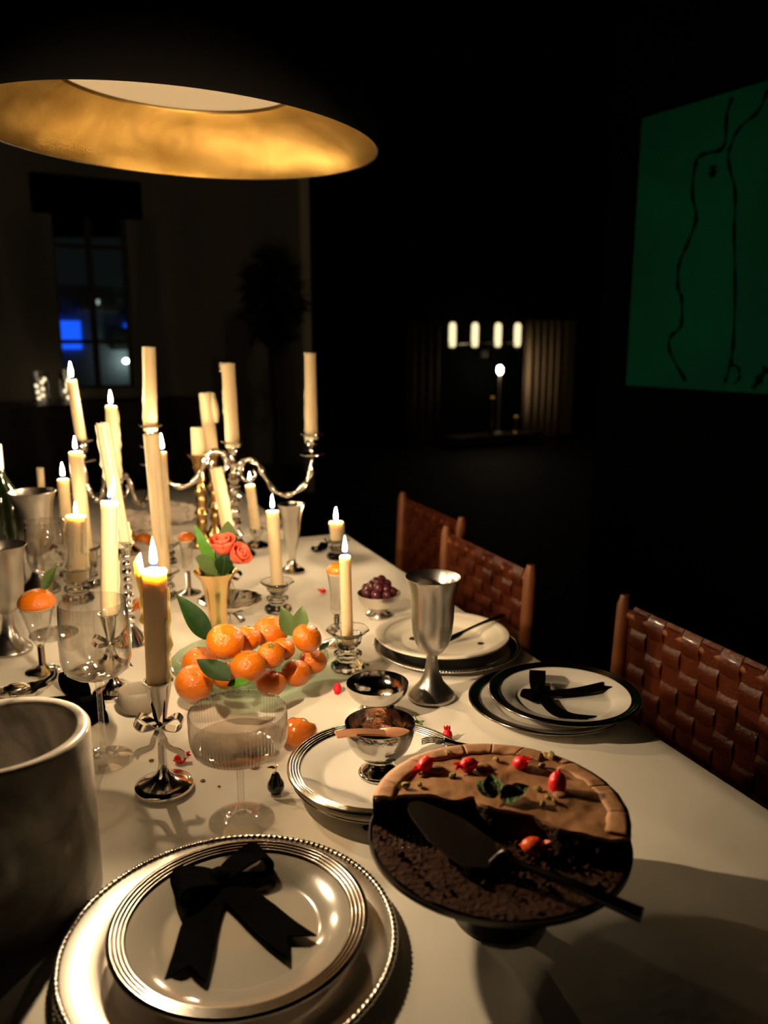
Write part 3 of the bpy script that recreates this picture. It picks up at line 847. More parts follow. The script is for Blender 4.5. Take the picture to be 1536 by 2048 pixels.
def crystal_holder(px, py, h, s, label):
    p = at(px, py); o = thing('crystal_holder', label, 'candle holder', p, 0, 'clear crystal candle holders')
    def fac(n, k): return lambda r, z, a: (r * (1 + k * abs(math.cos(n * a / 2)) - k * .5), z)
    r = .026 * s
    MB().lathe([(0, .0005), (r * .95, .0005), (r, .004), (r * .95, .010), (r * .62, .016), (r * .6, .019), (r * .80, .024), (r * .8, .029), (r * .55, .034), (r * .52, .036), (0, .036)], 32, fac(8, .09)).build('foot', 'crystal', o, angle=25)
    MB().lathe([(0, .036), (r * .52, .036), (r * .75, .044), (r * .86, h - .010), (r * 1.25, h - .002), (r * 1.22, h), (r * .70, h - .008), (r * .62, .046), (0, .043)], 32, fac(8, .07)).build('cup', 'crystal', o, angle=25)
    return o, p
def crystal_candle(label, hl, g, h, s, bpx, top, w, lit, drips=(), seed=5, lean=0., fm='flame'):
    o, p = crystal_holder(*g, h, s, hl)
    r = w / 2 * mpp(p.y, T + .12)
    return candle(label, p + Vector((0, 0, .045)), top_pt(p, *top), min(r, .026 * s * .58), r, lit, drips, .0015, lean, None, seed, fm)
crystal_candle('slender lit candle in a crystal holder beside the steel bowl', 'faceted crystal holder between the clementines and steel bowl', (696, 1337), .068, 1.05, 0, (690, 1112), 23, .030, (), 6, 0., 'flame_tall')
crystal_candle('lit candle in crystal behind the clementines and silver dish', 'crystal holder just behind the clementine bowl', (556, 1222), .062, 1.0, 0, (545, 1022), 25, .030, (), 7)
crystal_candle('short thick lit candle heaped with dripping wax', 'crystal holder of the short waxy candle by the pewter goblet', (157, 1200), .075, 1.25, 0, (152, 1032), 39, .026,
               ((.0, .97, .6, .0042), (-.5, .92, .5, .004), (.4, .8, .7, .0042), (3.2, .9, .3, .003), (-1.4, .9, .5, .0022), (-1.9, .85, .6, .002)), 8)
crystal_candle('very tall unlit candle behind the front candle flame', 'crystal holder hidden behind the thick front candle', (330, 1196), .06, 1.0, 0, (303, 868), 31, 0, ((.1, .8, .5, .0018), (-1.2, .9, .7, .0014)), 9)
crystal_candle('tall lit candle between the pewter goblet and wax heap, second tallest there', 'crystal holder of the tall candle behind the wine glass rim', (178, 1172), .09, 1.0, 0, (151, 904), 27, .030, (), 10)
crystal_candle('lit candle beside the clear tumbler glass, lowest of the upright tapers', 'crystal holder behind the clear stemmed glass', (141, 1150), .06, .9, 0, (126, 958), 22, .034, (), 11)
crystal_candle('thin lit candle half hidden behind the very tall unlit one', 'small crystal holder behind the very tall unlit candle', (337, 1126), .05, .8, 0, (324, 904), 18, .040, (), 12)
crystal_candle('short lit candle at the far corner of the table', 'low crystal holder at the far corner of the table', (674, 1116), .048, .95, 0, (672, 1044), 28, .033, ((.2, .9, .5, .003),), 13)

# C3 leaning candle on a beaded candlestick with a bell foot
p = at(264, 1288); Hc = zat(p.y, 1080) - T
o = thing('beaded_candlestick', 'slim beaded silver candlestick with a bell foot behind the bow stick', 'candlestick', p)
MB().lathe([(0, .0005), (.030, .0005), (.031, .003), (.028, .008), (.021, .016), (.014, .026), (.008, .034), (.006, .04), (0, .04)], 40, lambda r, z, a: (r * (1 + .03 * math.cos(14 * a)), z)).build('bell_foot', 'silver', o)
nb = 9
for i in range(nb):
    MB().ball((0, 0, .046 + i * (Hc - .075) / (nb - 1)), (.0075 if i % 3 else .0095, .0075 if i % 3 else .0095, (Hc - .075) / (nb - 1) * .55), 14, 10).build('bead', 'silver', o)
MB().lathe([(0, Hc - .03), (.006, Hc - .03), (.008, Hc - .018), (.013, Hc - .002), (.015, Hc), (.013, Hc), (.011, Hc - .012), (0, Hc - .014)], 24).build('cup', 'silver', o)
candle('tall unlit leaning candle streaked with hanging wax drips', p + Vector((-.002, 0, Hc - .012)), top_pt(p, 206, 846), .0118, .0115, 0,
       ((3.1, .99, .36, .0036), (3.3, .8, .25, .0025), (.1, .2, .2, .004), (-.9, .95, .8, .0014), (-1.6, .98, .9, .0012)), .003, 0, None, 14)

# silver candelabra
def candelabra(px, py, cup_py, arms, label, s=1.):
    p = at(px, py); H = zat(p.y, cup_py) - T
    o = thing('candelabra', label, 'candelabra', p)
    MB().lathe([(0, .0005), (.047, .0005), (.048, .004), (.044, .010), (.036, .016), (.026, .028), (.018, .038), (.012, .05), (0, .05)], 56, lambda r, z, a: (r * (1 + .02 * math.cos(12 * a)), z)).build('foot', 'silver', o)
    pr = [(0, .045), (.012, .045), (.017, .055), (.011, .065), (.009, .075)]
    zz = .075
    i = 0
    while zz < H - .075:
        pr += [(.010, zz + .003), (.0165 - .003 * (i % 2), zz + .010), (.010, zz + .017), (.0135, zz + .021), (.008, zz + .025)]; zz += .027; i += 1
    pr += [(.008, H - .06), (.013, H - .05), (.009, H - .042), (0, H - .042)]
    def orn(r, z, a): return r * (1 + .10 * math.sin(9 * a) * math.sin(z * 260)), z
    MB().lathe(pr, 36, orn).build('stem', 'silver', o)
    def cup(c, par=None):
        MB().lathe([(0, -.045), (.0065, -.045), (.009, -.038), (.006, -.030), (.012, -.022), (.0145, -.008), (.013, -.004), (.026, .001), (.028, .004), (.026, .005), (.0135, .0), (.012, -.012), (0, -.012)], 28,
                   lambda r, z, a: (r * (1 + (.05 * math.cos(6 * a) if r > .02 else 0)), z)).build('cup', 'silver', par or o, c)
    cup((0, 0, H))
    ends = [p + Vector((0, 0, H - .010))]
    for (dx, dy, zc) in arms:
        zc -= T; d = Vector((dx, dy, 0)); L = d.length; e = d / L
        za = zc - .055
        rel = [(.00, .52), (.06, .70), (.13, .90), (.22, .95), (.32, .80), (.40, .45), (.50, .10), (.63, -.06), (.78, .02), (.91, .28), (.985, .62), (1.0, .98)]
        zb_ = za - .085
        P = smooth_path([e * (L * u) + Vector((0, 0, zb_ + v * .085)) for u, v in rel], 5)
        n = len(P); armo = MB().tube(P, [.0065 + .002 * math.sin(i * .9) for i in range(n)], 10).build('arm', 'silver', o)
        sc = smooth_path([e * (L * u) + Vector((0, 0, zb_ + v * .085)) for u, v in ((.13, .9), (.09, .62), (.13, .38), (.22, .36), (.28, .52), (.25, .66))], 5)
        MB().tube(sc, [.006 - .003 * i / len(sc) for i in range(len(sc))], 8).build('scroll', 'silver', armo)
        MB().lathe([(.0, 0), (.012, 0), (.028, .004), (.030, .007), (.027, .006), (.010, .004), (0, .004)], 28, lambda r, z, a: (r * (1 + (.04 * math.cos(6 * a) if r > .02 else 0)), z)).build('drip_pan', 'silver', armo, d + Vector((0, 0, za + .003)))
        cup(d + Vector((0, 0, zc)), armo); ends.append(p + d + Vector((0, 0, zc - .010)))
    return o, p, ends
pc = at(474, 1113)
sxx = lambda px, py: xat(px, pc.y, zat(pc.y, py)) - pc.x
x1, x2 = sxx(301, 855), sxx(624, 872)
o, p, ends = candelabra(474, 1113, 886, [(x1, .0, zat(pc.y, 853)), (x2, .0, zat(pc.y, 870))], 'ornate silver candelabra with curled arms and three unlit candles')
def on_stick(label, b, top, w, lit=0., drips=(), seed=20, rim=.002, lean=0.):
    r = w / 2 * mpp(b.y, b.z + .1)
    return candle(label, b, top_pt(b, *top), r, r * .92, lit, drips, rim, lean, None, seed)
on_stick('unlit candle on the middle cup of the silver candelabra', ends[0], (456, 727), 29, 0, ((2.9, 1.0, .1, .0042), (3.0, 1.02, .05, .004), (3.3, .7, .3, .0012)), 20, .004)
on_stick('unlit candle on the raised arm of the candelabra nearer the wall window', ends[1], (298, 694), 28, 0, ((3.2, .5, .4, .0014),), 21)
on_stick('unlit candle on the candelabra arm nearer the woven chairs', ends[2], (620, 707), 25, 0, ((3.1, .45, .5, .0024), (3.3, .6, .3, .002)), 22, .004)
# second candelabra at the back with two lit candles
pd = at(243, 1108); sy = lambda px, py: xat(px, pd.y, zat(pd.y, py)) - pd.x
o, p, ends = candelabra(243, 1108, 958, [(sy(164, 884), 0, zat(pd.y, 882)), (.05, .13, zat(pd.y, 905))], 'smaller silver candelabra with tight scrolls behind the leaning candle')
on_stick('lit candle with wax runs on the middle of the smaller candelabra', ends[0], (222, 812), 24, .035, ((.2, .95, .5, .003), (-.3, .7, .6, .003), (2.9, .9, .4, .0025)), 24, .003)
on_stick('highest lit candle, slightly leaning, on the smaller candelabra arm', ends[1], (143, 761), 21, .042, (), 25)

# brass candlesticks behind the silver candelabra
def brass_stick(px, py, cup_py, label):
    p = at(px, py); H = zat(p.y, cup_py) - T
    o = thing('brass_candlestick', label, 'candlestick', p, 0, 'turned brass candlesticks')
    MB().lathe([(0, .0005), (.037, .0005), (.037, .006), (.030, .015), (.018, .028), (.012, .04), (0, .04)], 40).build('foot', 'brass', o)
    pr = [(0, .036), (.012, .036)]; zz = .045; i = 0
    while zz < H - .05: pr += [(.011, zz), (.0185 if i % 2 else .015, zz + .012), (.012, zz + .024)]; zz += .03; i += 1
    pr += [(.012, H - .045), (.018, H - .03), (.0, H - .03)]
    MB().lathe(pr, 32).build('stem', 'brass', o)
    MB().lathe([(0, H - .032), (.014, H - .032), (.019, H - .012), (.030, H - .001), (.030, H + .001), (.020, H), (.018, H - .012), (0, H - .012)], 32).build('cup', 'brass', o)
    return p + Vector((0, 0, H - .010))
b = brass_stick(406, 1092, 908, 'turned brass candlestick behind the silver candelabra, with a stub')
on_stick('short unlit candle stub on a brass candlestick', b, (394, 855), 27, 0, (), 26)
b = brass_stick(432, 1078, 905, 'turned brass candlestick just behind the stub, mostly hidden')
on_stick('unlit candle with a big lump of hanging wax near its top', b, (410, 786), 27, 0, ((.0, 1.0, .30, .0085), (-.1, .93, .40, .0105)), 27, .003)
# small silver holder, lit candle behind the candelabra
p = at(514, 1094); o = thing('silver_holder', 'small round footed silver holder behind the coral roses', 'candle holder', p)
MB().lathe([(0, .0005), (.033, .0005), (.034, .004), (.026, .010), (.010, .018), (.009, .026), (.016, .034), (.017, .05), (.0145, .05), (.013, .036), (0, .034)], 32).build('foot', 'silver', o)
candle('lit candle between the candelabra arm and its stem', p + Vector((0, 0, .036)), top_pt(p, 500, 970), .0128, .0122, .030, (), .0015, 0, None, 28)
# thin candle far back above the large goblet
p = at(92, 1098); o = thing('silver_holder', 'small silver holder far back behind the large goblet', 'candle holder', p)
MB().lathe([(0, .0005), (.030, .0005), (.031, .004), (.010, .016), (.008, .06), (.015, .07), (.015, .08), (.012, .08), (.011, .07), (0, .07)], 28).build('foot', 'silver', o)
candle('thin unlit candle poking up behind the large goblet', p + Vector((0, 0, .071)), top_pt(p, 80, 936), .0095, .0085, 0, (), .001, 0, None, 29)

# ================================================================== GOBLETS, GLASSES, VASES
def goblet(px, py, s, label, hs=1.):
    p = at(px, py); o = thing('pewter_goblet', label, 'goblet', p, 0, 'pewter goblets')
    k = s * 1.0; h = .165 * s * hs
    def P(l): return [(r * k, z * s * hs) for r, z in l]
    MB().lathe(P([(0, .0005), (.0335, .0005), (.0345, .003), (.033, .006), (.027, .012), (.017, .022), (.011, .036), (.0085, .050), (.0075, .060), (.0085, .064), (0, .064)]), 56).build('foot', 'pewter', o)
    MB().lathe(P([(0, .0605), (.0085, .0605), (.016, .066), (.0235, .076), (.028, .090), (.030, .110), (.0305, .130), (.0325, .148), (.0375, .163), (.0392, .166), (.0385, .1665),
                  (.036, .163), (.0312, .148), (.0292, .130), (.0287, .110), (.0265, .090), (.0215, .077), (.012, .069), (0, .067)]), 56).build('bowl', 'pewter', o)
    return o
goblet(863, 1394, 1.04, 'pewter goblet standing alone before the used plate', 1.08)
goblet(22, 1302, 1.04, 'pewter goblet cut by the frame beside the half clementine', 1.08)
goblet(82, 1182, 1.20, 'large pewter goblet behind the clear stemmed glass', 1.08)

def ring_glass(o, prof, name, m, n=64, mod=None, angle=50): return MB().lathe(prof, n, mod).build(name, m, o, angle=angle)
# wide flat wine glass
p = at(209, 1521); o = thing('wine_glass', 'clear wine glass with a wide flat-bottomed bowl behind the marble cooler', 'glass', p)
zb = zat(p.y, 1350) - T; zr = zat(p.y, 1203) - T
ring_glass(o, [(0, .0004), (.036, .0004), (.0365, .0012), (.036, .002), (.02, .0032), (.008, .006), (.005, .011), (0, .012)], 'foot', 'glass')
ring_glass(o, [(0, .010), (.0048, .010), (.0036, .03), (.0034, zb - .03), (.0042, zb - .008), (.008, zb), (0, zb + .001)], 'stem', 'glass', 24)
ring_glass(o, [(0, zb), (.012, zb), (.030, zb + .003), (.0385, zb + .010), (.042, zb + .024), (.0425, zb + .05), (.040, zr), (.0393, zr + .0006), (.0386, zr), (.0412, zb + .05), (.0405, zb + .024), (.037, zb + .0115), (.029, zb + .0055), (.012, zb + .003), (0, zb + .0032)], 'bowl', 'glass', 72)
ring_glass(o, [(0, zb + .0036), (.0285, zb + .0062), (.030, zb + .0075), (.028, zb + .008), (0, zb + .008)], 'drink', 'drink', 48)
# tall stemmed glass behind
p = at(108, 1268); o = thing('wine_glass', 'clear tulip wine glass between the goblets and the waxy candle', 'glass', p)
zb = zat(p.y, 1148) - T; zr = zat(p.y, 1042) - T
ring_glass(o, [(0, .0004), (.042, .0004), (.0425, .0012), (.042, .002), (.02, .0032), (.008, .006), (.005, .011), (0, .012)], 'foot', 'glass')
ring_glass(o, [(0, .010), (.0048, .010), (.0036, .03), (.0036, zb - .02), (.0042, zb - .008), (.008, zb), (0, zb + .001)], 'stem', 'glass', 24)
ring_glass(o, [(0, zb), (.012, zb), (.028, zb + .010), (.034, zb + .030), (.035, zb + .06), (.0325, zr), (.0318, zr + .0006), (.0312, zr), (.0337, zb + .06), (.0327, zb + .031), (.027, zb + .012), (.012, zb + .003), (0, zb + .0032)], 'bowl', 'glass', 56)
# ribbed coupe
p = at(484, 1642); o = thing('coupe_glass', 'ribbed coupe glass with a little clear drink, in front of the clementines', 'glass', p)
zb = zat(p.y, 1512) - T; zr = zat(p.y, 1421) - T; rr = 98 * mpp(p.y, T + zr)
rf = 65 * mpp(p.y, T)
ring_glass(o, [(0, .0004), (rf, .0004), (rf * 1.01, .0012), (rf, .0022), (rf * .6, .0032), (.010, .0055), (.0055, .011), (0, .012)], 'foot', 'glass', 72)
ring_glass(o, [(0, .010), (.0052, .010), (.0038, .025), (.0036, zb - .03), (.0044, zb - .008), (.008, zb), (0, zb + .001)], 'stem', 'glass', 24)
def ribs(r, z, a): return r * (1 + (.009 * math.cos(80 * a) if z > zb + .006 else 0)), z
ring_glass(o, [(0, zb), (.014, zb), (rr * .72, zb + .004), (rr * .90, zb + .010), (rr * .985, zb + .021), (rr, zb + .034), (rr, zr - .001), (rr * .992, zr), (rr * .982, zr - .001), (rr * .982, zb + .034), (rr * .965, zb + .022), (rr * .88, zb + .012), (rr * .70, zb + .006), (.014, zb + .003), (0, zb + .003)], 'bowl', 'glass_ribbed', 400, ribs, 80)
ring_glass(o, [(0, zb + .0032), (rr * .70, zb + .0064), (rr * .875, zb + .0125), (rr * .945, zb + .020), (rr * .94, zb + .0205), (0, zb + .0205)], 'drink', 'drink', 72)
# coarse sugar on part of the rim
sg = MB()
for i in range(160):
    a = rnd.uniform(.1, 3.3); q = (rr * .99 * math.cos(a), rr * .99 * math.sin(a), zr + .0008 - abs(rnd.gauss(0, .0022)))
    sg.ball(q, rnd.uniform(.0004, .0009), 5, 4)
g_ = sg.build('rim_sugar', 'salt', o); g_['kind'] = 'stuff'

# cordial glasses capped with half clementines
def half_clementine(loc, r, label, leaf=False):
    o = thing('half_clementine', label, 'clementine', loc, 0, 'half clementines on cordial glasses')
    def fn(pv): return 1 + .015 * noise.noise(pv * 4) - .07 * math.exp(-((pv.x ** 2 + pv.y ** 2) / .02)) * (pv.z > 0)
    m = MB(); m.ball((0, 0, 0), (r, r, r * .82), 32, 20, fn)
    m.v = [(x, y, z * (1. if z > 0 else .32) + r * .26) for x, y, z in m.v]
    m.build('peel', 'clementine', o, angle=80)
    MB().lathe([(0, -.001), (r * .72, -.001), (r * .90, .0035), (r * .6, .004), (0, .004)], 28).build('cut_rim', 'peel_inside', o)
    return o
def cordial(px, py, cap_px, cap_py, cap_w, label, hl, leaf=False):
    p = at(px, py); zc = zat(p.y, cap_py) - T
    o = thing('cordial_glass', label, 'glass', p, 0, 'twisted stem cordial glasses')
    r = cap_w / 2 * mpp(p.y, T + zc)
    ring_glass(o, [(0, .0004), (.026, .0004), (.0265, .0015), (.024, .003), (.012, .006), (.006, .011), (0, .012)], 'foot', 'silver', 40)
    zs = zc * .42
    tw = [(0, .010)] + [(.0042 + .0016 * (i % 2), .010 + (zs - .010) * i / 24) for i in range(25)] + [(0, zs)]
    MB().lathe(tw, 16).build('twisted_stem', 'silver', o, angle=80)
    ring_glass(o, [(0, zs), (.006, zs), (.012, zs + .010), (r * .62, zs + (zc - zs) * .55), (r * .88, zc), (r * .86, zc), (r * .58, zs + (zc - zs) * .55), (.010, zs + .012), (0, zs + .004)], 'bowl', 'glass', 40)
    h = half_clementine(p + Vector((0, 0, zc + .001)), r, hl)
    if leaf:
        l = leaf_mb(.045, .024, .3); l.tf(Matrix.Translation((.006, .012, r * .9)) @ orient((.5, .3, .65), (-.3, -.8, .5)).to_4x4()); l.build('leaf', 'leaf_olive', h)
cordial(86, 1342, 78, 1218, 74, 'cordial glass with twisted silver stem beside the silver dish', 'half clementine with a leaf capping the front cordial glass', True)
cordial(674, 1287, 667, 1148, 40, 'cordial glass with twisted stem behind the slender crystal-held candle', 'half clementine half hidden by the slender candle')
cordial(378, 1186, 371, 1082, 34, 'cordial glass with thin stem behind the rose vase leaves', 'half clementine behind the rose vase leaves')

# trumpet vases
p = at(437, 1272); zr = zat(p.y, 1141) - T; r1 = 44 * mpp(p.y, T + zr)
vase = thing('gold_vase', 'fluted gold trumpet vase holding coral roses', 'vase', p)
MB().lathe([(0, .0005), (.022, .0005), (.0225, .004), (.019, .007), (.0165, .012), (.0175, zr * .4), (.0215, zr * .68), (.0265, zr * .86), (r1 * .97, zr - .002), (r1, zr), (r1 * .97, zr + .0004), (.0255, zr * .86), (.020, zr * .66), (.016, zr * .4), (0, .02)], 48,
           lambda r, z, a: (r * (1 + .012 * math.cos(12 * a)), z)).build('body', 'gold_vase', vase)
p2 = at(585, 1142); z2 = zat(p2.y, 1008) - T
tv = thing('trumpet_vase', 'tall slim silver trumpet vase behind the crystal-held candle', 'vase', p2)
MB().lathe([(0, .0005), (.028, .0005), (.029, .003), (.022, .007), (.009, .018), (.007, .03), (.010, .05), (.017, z2 * .5), (.0215, z2 * .8), (.027, z2 * .96), (.031, z2), (.030, z2 + .0005), (.0205, z2 * .8), (.016, z2 * .5), (.006, .055), (0, .052)], 40,
           lambda r, z, a: (r * (1 + .02 * math.cos(10 * a)), z)).build('body', 'silver_soft', tv)
# roses and leaves in the gold vase
def rose(cpx, cpy, dy, r, label, tilt):
    c = at_depth(cpx, cpy, p.y + dy); base = Vector((p.x, p.y, T + zr * .6))
    o = thing('rose', label, 'rose', base, 0, 'coral roses in the gold vase'); cc = c - base
    ax = Vector(tilt).normalized(); R3 = ax.to_track_quat('Z', 'Y').to_matrix()
    MB().tube(smooth_path([(0, 0, -.03), cc * .5 + Vector((0, .004, .0)), cc - ax * r * .9], 5), .0018, 8).build('stem', 'leaf_light', o)
    n = 0
    for ring, (cnt, rad, h, op) in enumerate(((3, .28, 1.05, .05), (5, .52, 1.05, .14), (6, .80, .98, .30))):
        for i in range(cnt):
            a0 = 2 * PI * (i / cnt) + ring * .7; wid = 2 * PI / cnt * .80; m = MB(); vs_ = []
            for u in range(6):
                for v in range(7):
                    a = a0 + wid * (u / 5 - .5) * 1.3; t = v / 6
                    rr_ = r * rad * (math.sin(min(1, t * 1.25 + .12) * PI / 2)) * (1 + op * t ** 3 * 1.3) * (1 + .06 * (u % 2))
                    z = r * (-.85 + 1.75 * t * h - .18 * abs(u / 5 - .5) * t)
                    vs_.append(cc + R3 @ Vector((rr_ * math.cos(a), rr_ * math.sin(a), z)))
            m.add(vs_, [(u * 7 + v, (u + 1) * 7 + v, (u + 1) * 7 + v + 1, u * 7 + v + 1) for u in range(5) for v in range(6)])
            po = m.build('petal', 'rose', o, angle=80); s_ = po.modifiers.new('thickness', 'SOLIDIFY'); s_.thickness = .0007
    for i in range(5):
        a = 2 * PI * i / 5 + .3; l = leaf_mb(r * 1.35, r * .62, .2, n=5)
        d = R3 @ Vector((.5 * math.cos(a), .5 * math.sin(a), .85)); nn = R3 @ Vector((-math.cos(a), -math.sin(a), .3))
        l.tf(Matrix.Translation(cc - ax * r * .88) @ orient(d, nn).to_4x4()); l.build('sepal', 'leaf_olive', o)
rose(447, 1094, -.004, .0205, 'upper coral rose in the gold vase, standing upright', (-.05, -.25, 1))
rose(474, 1112, -.010, .0185, 'lower coral rose drooping over the gold vase rim', (.75, -.35, .55))
def vase_leaf(path, w, m, label, up=(0, -1, .3)):
    P = [at_depth(x, y, p.y + dy) for x, y, dy in path]; base = P[0]
    o = thing('leaf_sprig', label, 'leaf', base, 0, 'leaves in the gold vase')
    Q = [q - base for q in smooth_path(P, 5)]; n = len(Q); L = n - 1
    ws = [max(.0012, w * math.sin(PI * min(1, max(0, (i / L - .18) / .82)) ** .8) ** .9) if i / L > .18 else .0022 for i in range(n)]
    MB().ribbon(Q, up, [.002 if x < .0022 else x for x in ws], .0008).build('blade', m, o)
    MB().tube([q + Vector(up).normalized() * .0008 for q in Q[:int(n * .9)]], .0006, 6).build('midrib', 'leaf_olive', o)
vase_leaf([(440, 1165, 0), (425, 1130, -.005), (405, 1085, -.006), (390, 1050, 0)], .020, 'leaf_light', 'bright green narrow leaf leaning out of the gold vase', (.8, 0, .55))
vase_leaf([(440, 1165, .006), (447, 1120, .014), (455, 1075, .016), (456, 1042, .012)], .040, 'leaf_olive', 'broad pointed olive leaf standing behind the roses', (1, .1, 0))
vase_leaf([(440, 1160, -.004), (425, 1140, -.012), (405, 1122, -.014), (392, 1116, -.010)], .030, 'leaf_olive', 'short rounded leaf over the vase rim on the clementine side', (.4, -.2, .9))
vase_leaf([(440, 1160, -.004), (446, 1140, -.014), (448, 1120, -.017), (447, 1108, -.014)], .032, 'leaf', 'dark green leaf tucked under the roses in the vase', (1, 0, .2))

# wine bottle at the frame's edge
p = at(15, 1168); bt = thing('wine_bottle', 'dark green wine bottle with a pale capsule at the frame edge', 'bottle', p)
hb = zat(p.y, 888) - T
MB().lathe([(0, .0005), (.036, .0005), (.038, .004), (.038, hb * .60), (.034, hb * .68), (.020, hb * .77), (.0145, hb * .83), (.0145, hb - .004), (0, hb - .003)], 48).build('body', 'bottle_glass', bt)
MB().lathe([(.0150, hb * .80), (.0152, hb * .81), (.0155, hb - .004), (.0145, hb), (0, hb + .0005)], 32).build('capsule', 'bottle_cap', bt)

# marble wine cooler
p = at(29, 1800); hc = zat(p.y, 1466) - T; rc = .0800
MB().lathe([(0, .0005), (rc - .004, .0005), (rc, .004), (rc, hc - .004), (rc - .0025, hc - .0005), (rc - .005, hc), (rc - .0105, hc - .001), (rc - .013, hc - .005), (rc - .0135, .02), (rc - .02, .014), (0, .014)], 96).build('wine_cooler', 'marble', None, p)
tag(bpy.data.objects['wine_cooler'], 'grey veined marble wine cooler, open and empty, at the frame edge', 'wine cooler')

# ================================================================== STEEL BOWLS, GRAPES, DISHES
def footed_bowl(px, py, z, s, rim_w, rim_py, label, m='bowl_steel'):
    p = at(px, py, z); H = zat(p.y, rim_py) - z; R_ = rim_w / 2 * mpp(p.y, z + H)
    o = thing('footed_bowl', label, 'bowl', p, 0, 'small footed metal bowls')
    f = R_ * .62; hs = H * .30
    MB().lathe([(0, .0005), (f, .0005), (f * 1.02, .002), (f * .98, .004), (f * .9, .0045), (f * .86, .007), (f * .62, hs * .62), (f * .5, hs * .85), (f * .52, hs), (0, hs)], 48).build('foot', m, o)
    out = []; N = 9
    for i in range(N + 1):
        a = PI / 2 * i / N; out.append((R_ * math.sin(a) ** .68 if i else 0, hs + (H - hs) * (1 - math.cos(a)) ** .95))
    inn = [(r_ - .0012 if r_ > .0012 else 0, z_ + .0012) for r_, z_ in out]
    MB().lathe(out + [(R_ * 1.004, H + .0006)] + [(r_, min(z_, H + .0004)) for r_, z_ in reversed(inn)], 64).build('bowl', m, o, angle=60)
    return o, p, H, R_
footed_bowl(755, 1422, T, 1, 124, 1366, 'small footed steel bowl between the clementines and goblet')
sbw, sp_, sH, sR = footed_bowl(760, 1546, T + .0180, 1, 141, 1446, 'small footed steel bowl on a plate with a copper spoon in it')
gb, gp_, gH, gR = footed_bowl(758, 1232, T, 1, 86, 1186, 'small footed silver bowl heaped with dark grapes', 'silver_soft')
gi = 0
gl = [('resting at the front', 0)]
gpos = []
rg = random.Random(4)
for ring, cnt, rad, zz in ((0, 7, .62, .004), (1, 6, .38, .013), (2, 3, .16, .022)):
    for i in range(cnt):
        a = 2 * PI * i / cnt + ring * .4 + rg.uniform(-.1, .1)
        gpos.append(Vector((gR * rad * math.cos(a), gR * rad * math.sin(a), gH + zz + rg.uniform(-.002, .003))))
for i, q in enumerate(gpos):
    o = MB().ball((0, 0, 0), (.0098, .0098, .0112), 14, 10, None, Matrix.Rotation(rg.uniform(-1, 1), 3, 'X')).build('grape', 'grape', None, gp_ + q)
    tag(o, 'dark red grape in the silver bowl by the used plate', 'grape', 'dark grapes in the silver bowl')
# copper spoon across the steel bowl
a_ = at(672, 1469, T + .018 + sH + .004); b_ = at(770, 1466, T + .018 + sH - .006); c_ = at(800, 1462, T + .018 + sH - .018)
spn = thing('dessert_spoon', 'flat copper spoon resting across the steel bowl rim', 'spoon', a_)
Q = smooth_path([Vector((0, 0, 0)), (b_ - a_) * .5 + Vector((0, 0, .002)), b_ - a_], 6); n = len(Q)
MB().ribbon(Q, (0, 1, .15), [.0115 - .003 * i / n for i in range(n)], .003).build('handle', 'copper', spn)
MB().ball((c_ - a_) * .5 + (b_ - a_) * .5, ((c_ - b_).length * .6, .010, .004), 16, 10).build('spoon_bowl', 'copper', spn)
# herb sprig on the bowl rim
hp = at(838, 1446, T + .018 + sH)
hs_ = thing('herb_sprig', 'tiny green herb sprig hanging on the steel bowl rim', 'herb', hp)
for i in range(4):
    l = leaf_mb(.007, .005, .2, n=5); l.tf(orient((math.cos(i * 1.6 + .3), math.sin(i * 1.6) * .5, .3 - .35 * (i % 2)), (0, -.4, 1)).to_4x4()); l.build('leaf', 'leaf_olive', hs_)
MB().tube([(0, 0, 0), (-.004, .002, .006), (-.003, .003, .012)], .0005, 5).build('stalk', 'leaf_olive', hs_)
# pale fork on the plate next to the cake
fp = at(862, 1482, T + .034); f2 = thing('dessert_fork', 'pale dessert fork lying on the plate edge behind the cake', 'fork', fp)
for i in range(4):
    MB().tube(smooth_path([Vector((-.012, .004 - .004 * i, 0)), Vector((.0, .004 - .0042 * i, .003)), Vector((.016, .001 - .0036 * i, .002))], 4), .0009, 6).build('tine', 'silver', f2)
MB().tube([(.016, -.0045, .002), (.03, -.008, .0), (.06, -.016, -.002)], [.005, .0035, .003], 8).build('handle', 'silver', f2)
# silver dish (low footed) behind the vase
p3 = at(462, 1243); o = thing('silver_dish', 'shallow footed silver dish behind the gold vase', 'dish', p3)
MB().lathe([(0, .0005), (.026, .0005), (.027, .003), (.012, .012), (.009, .020), (.014, .026), (0, .026)], 40).build('foot', 'silver', o)
MB().lathe([(0, .0255), (.014, .0255), (.045, .032), (.0575, .042), (.060, .045), (.057, .0445), (.044, .0355), (.014, .029), (0, .029)], 64, lambda r, z, a: (r * (1 + (.03 * math.cos(16 * a) if r > .04 else 0)), z)).build('bowl', 'silver', o)
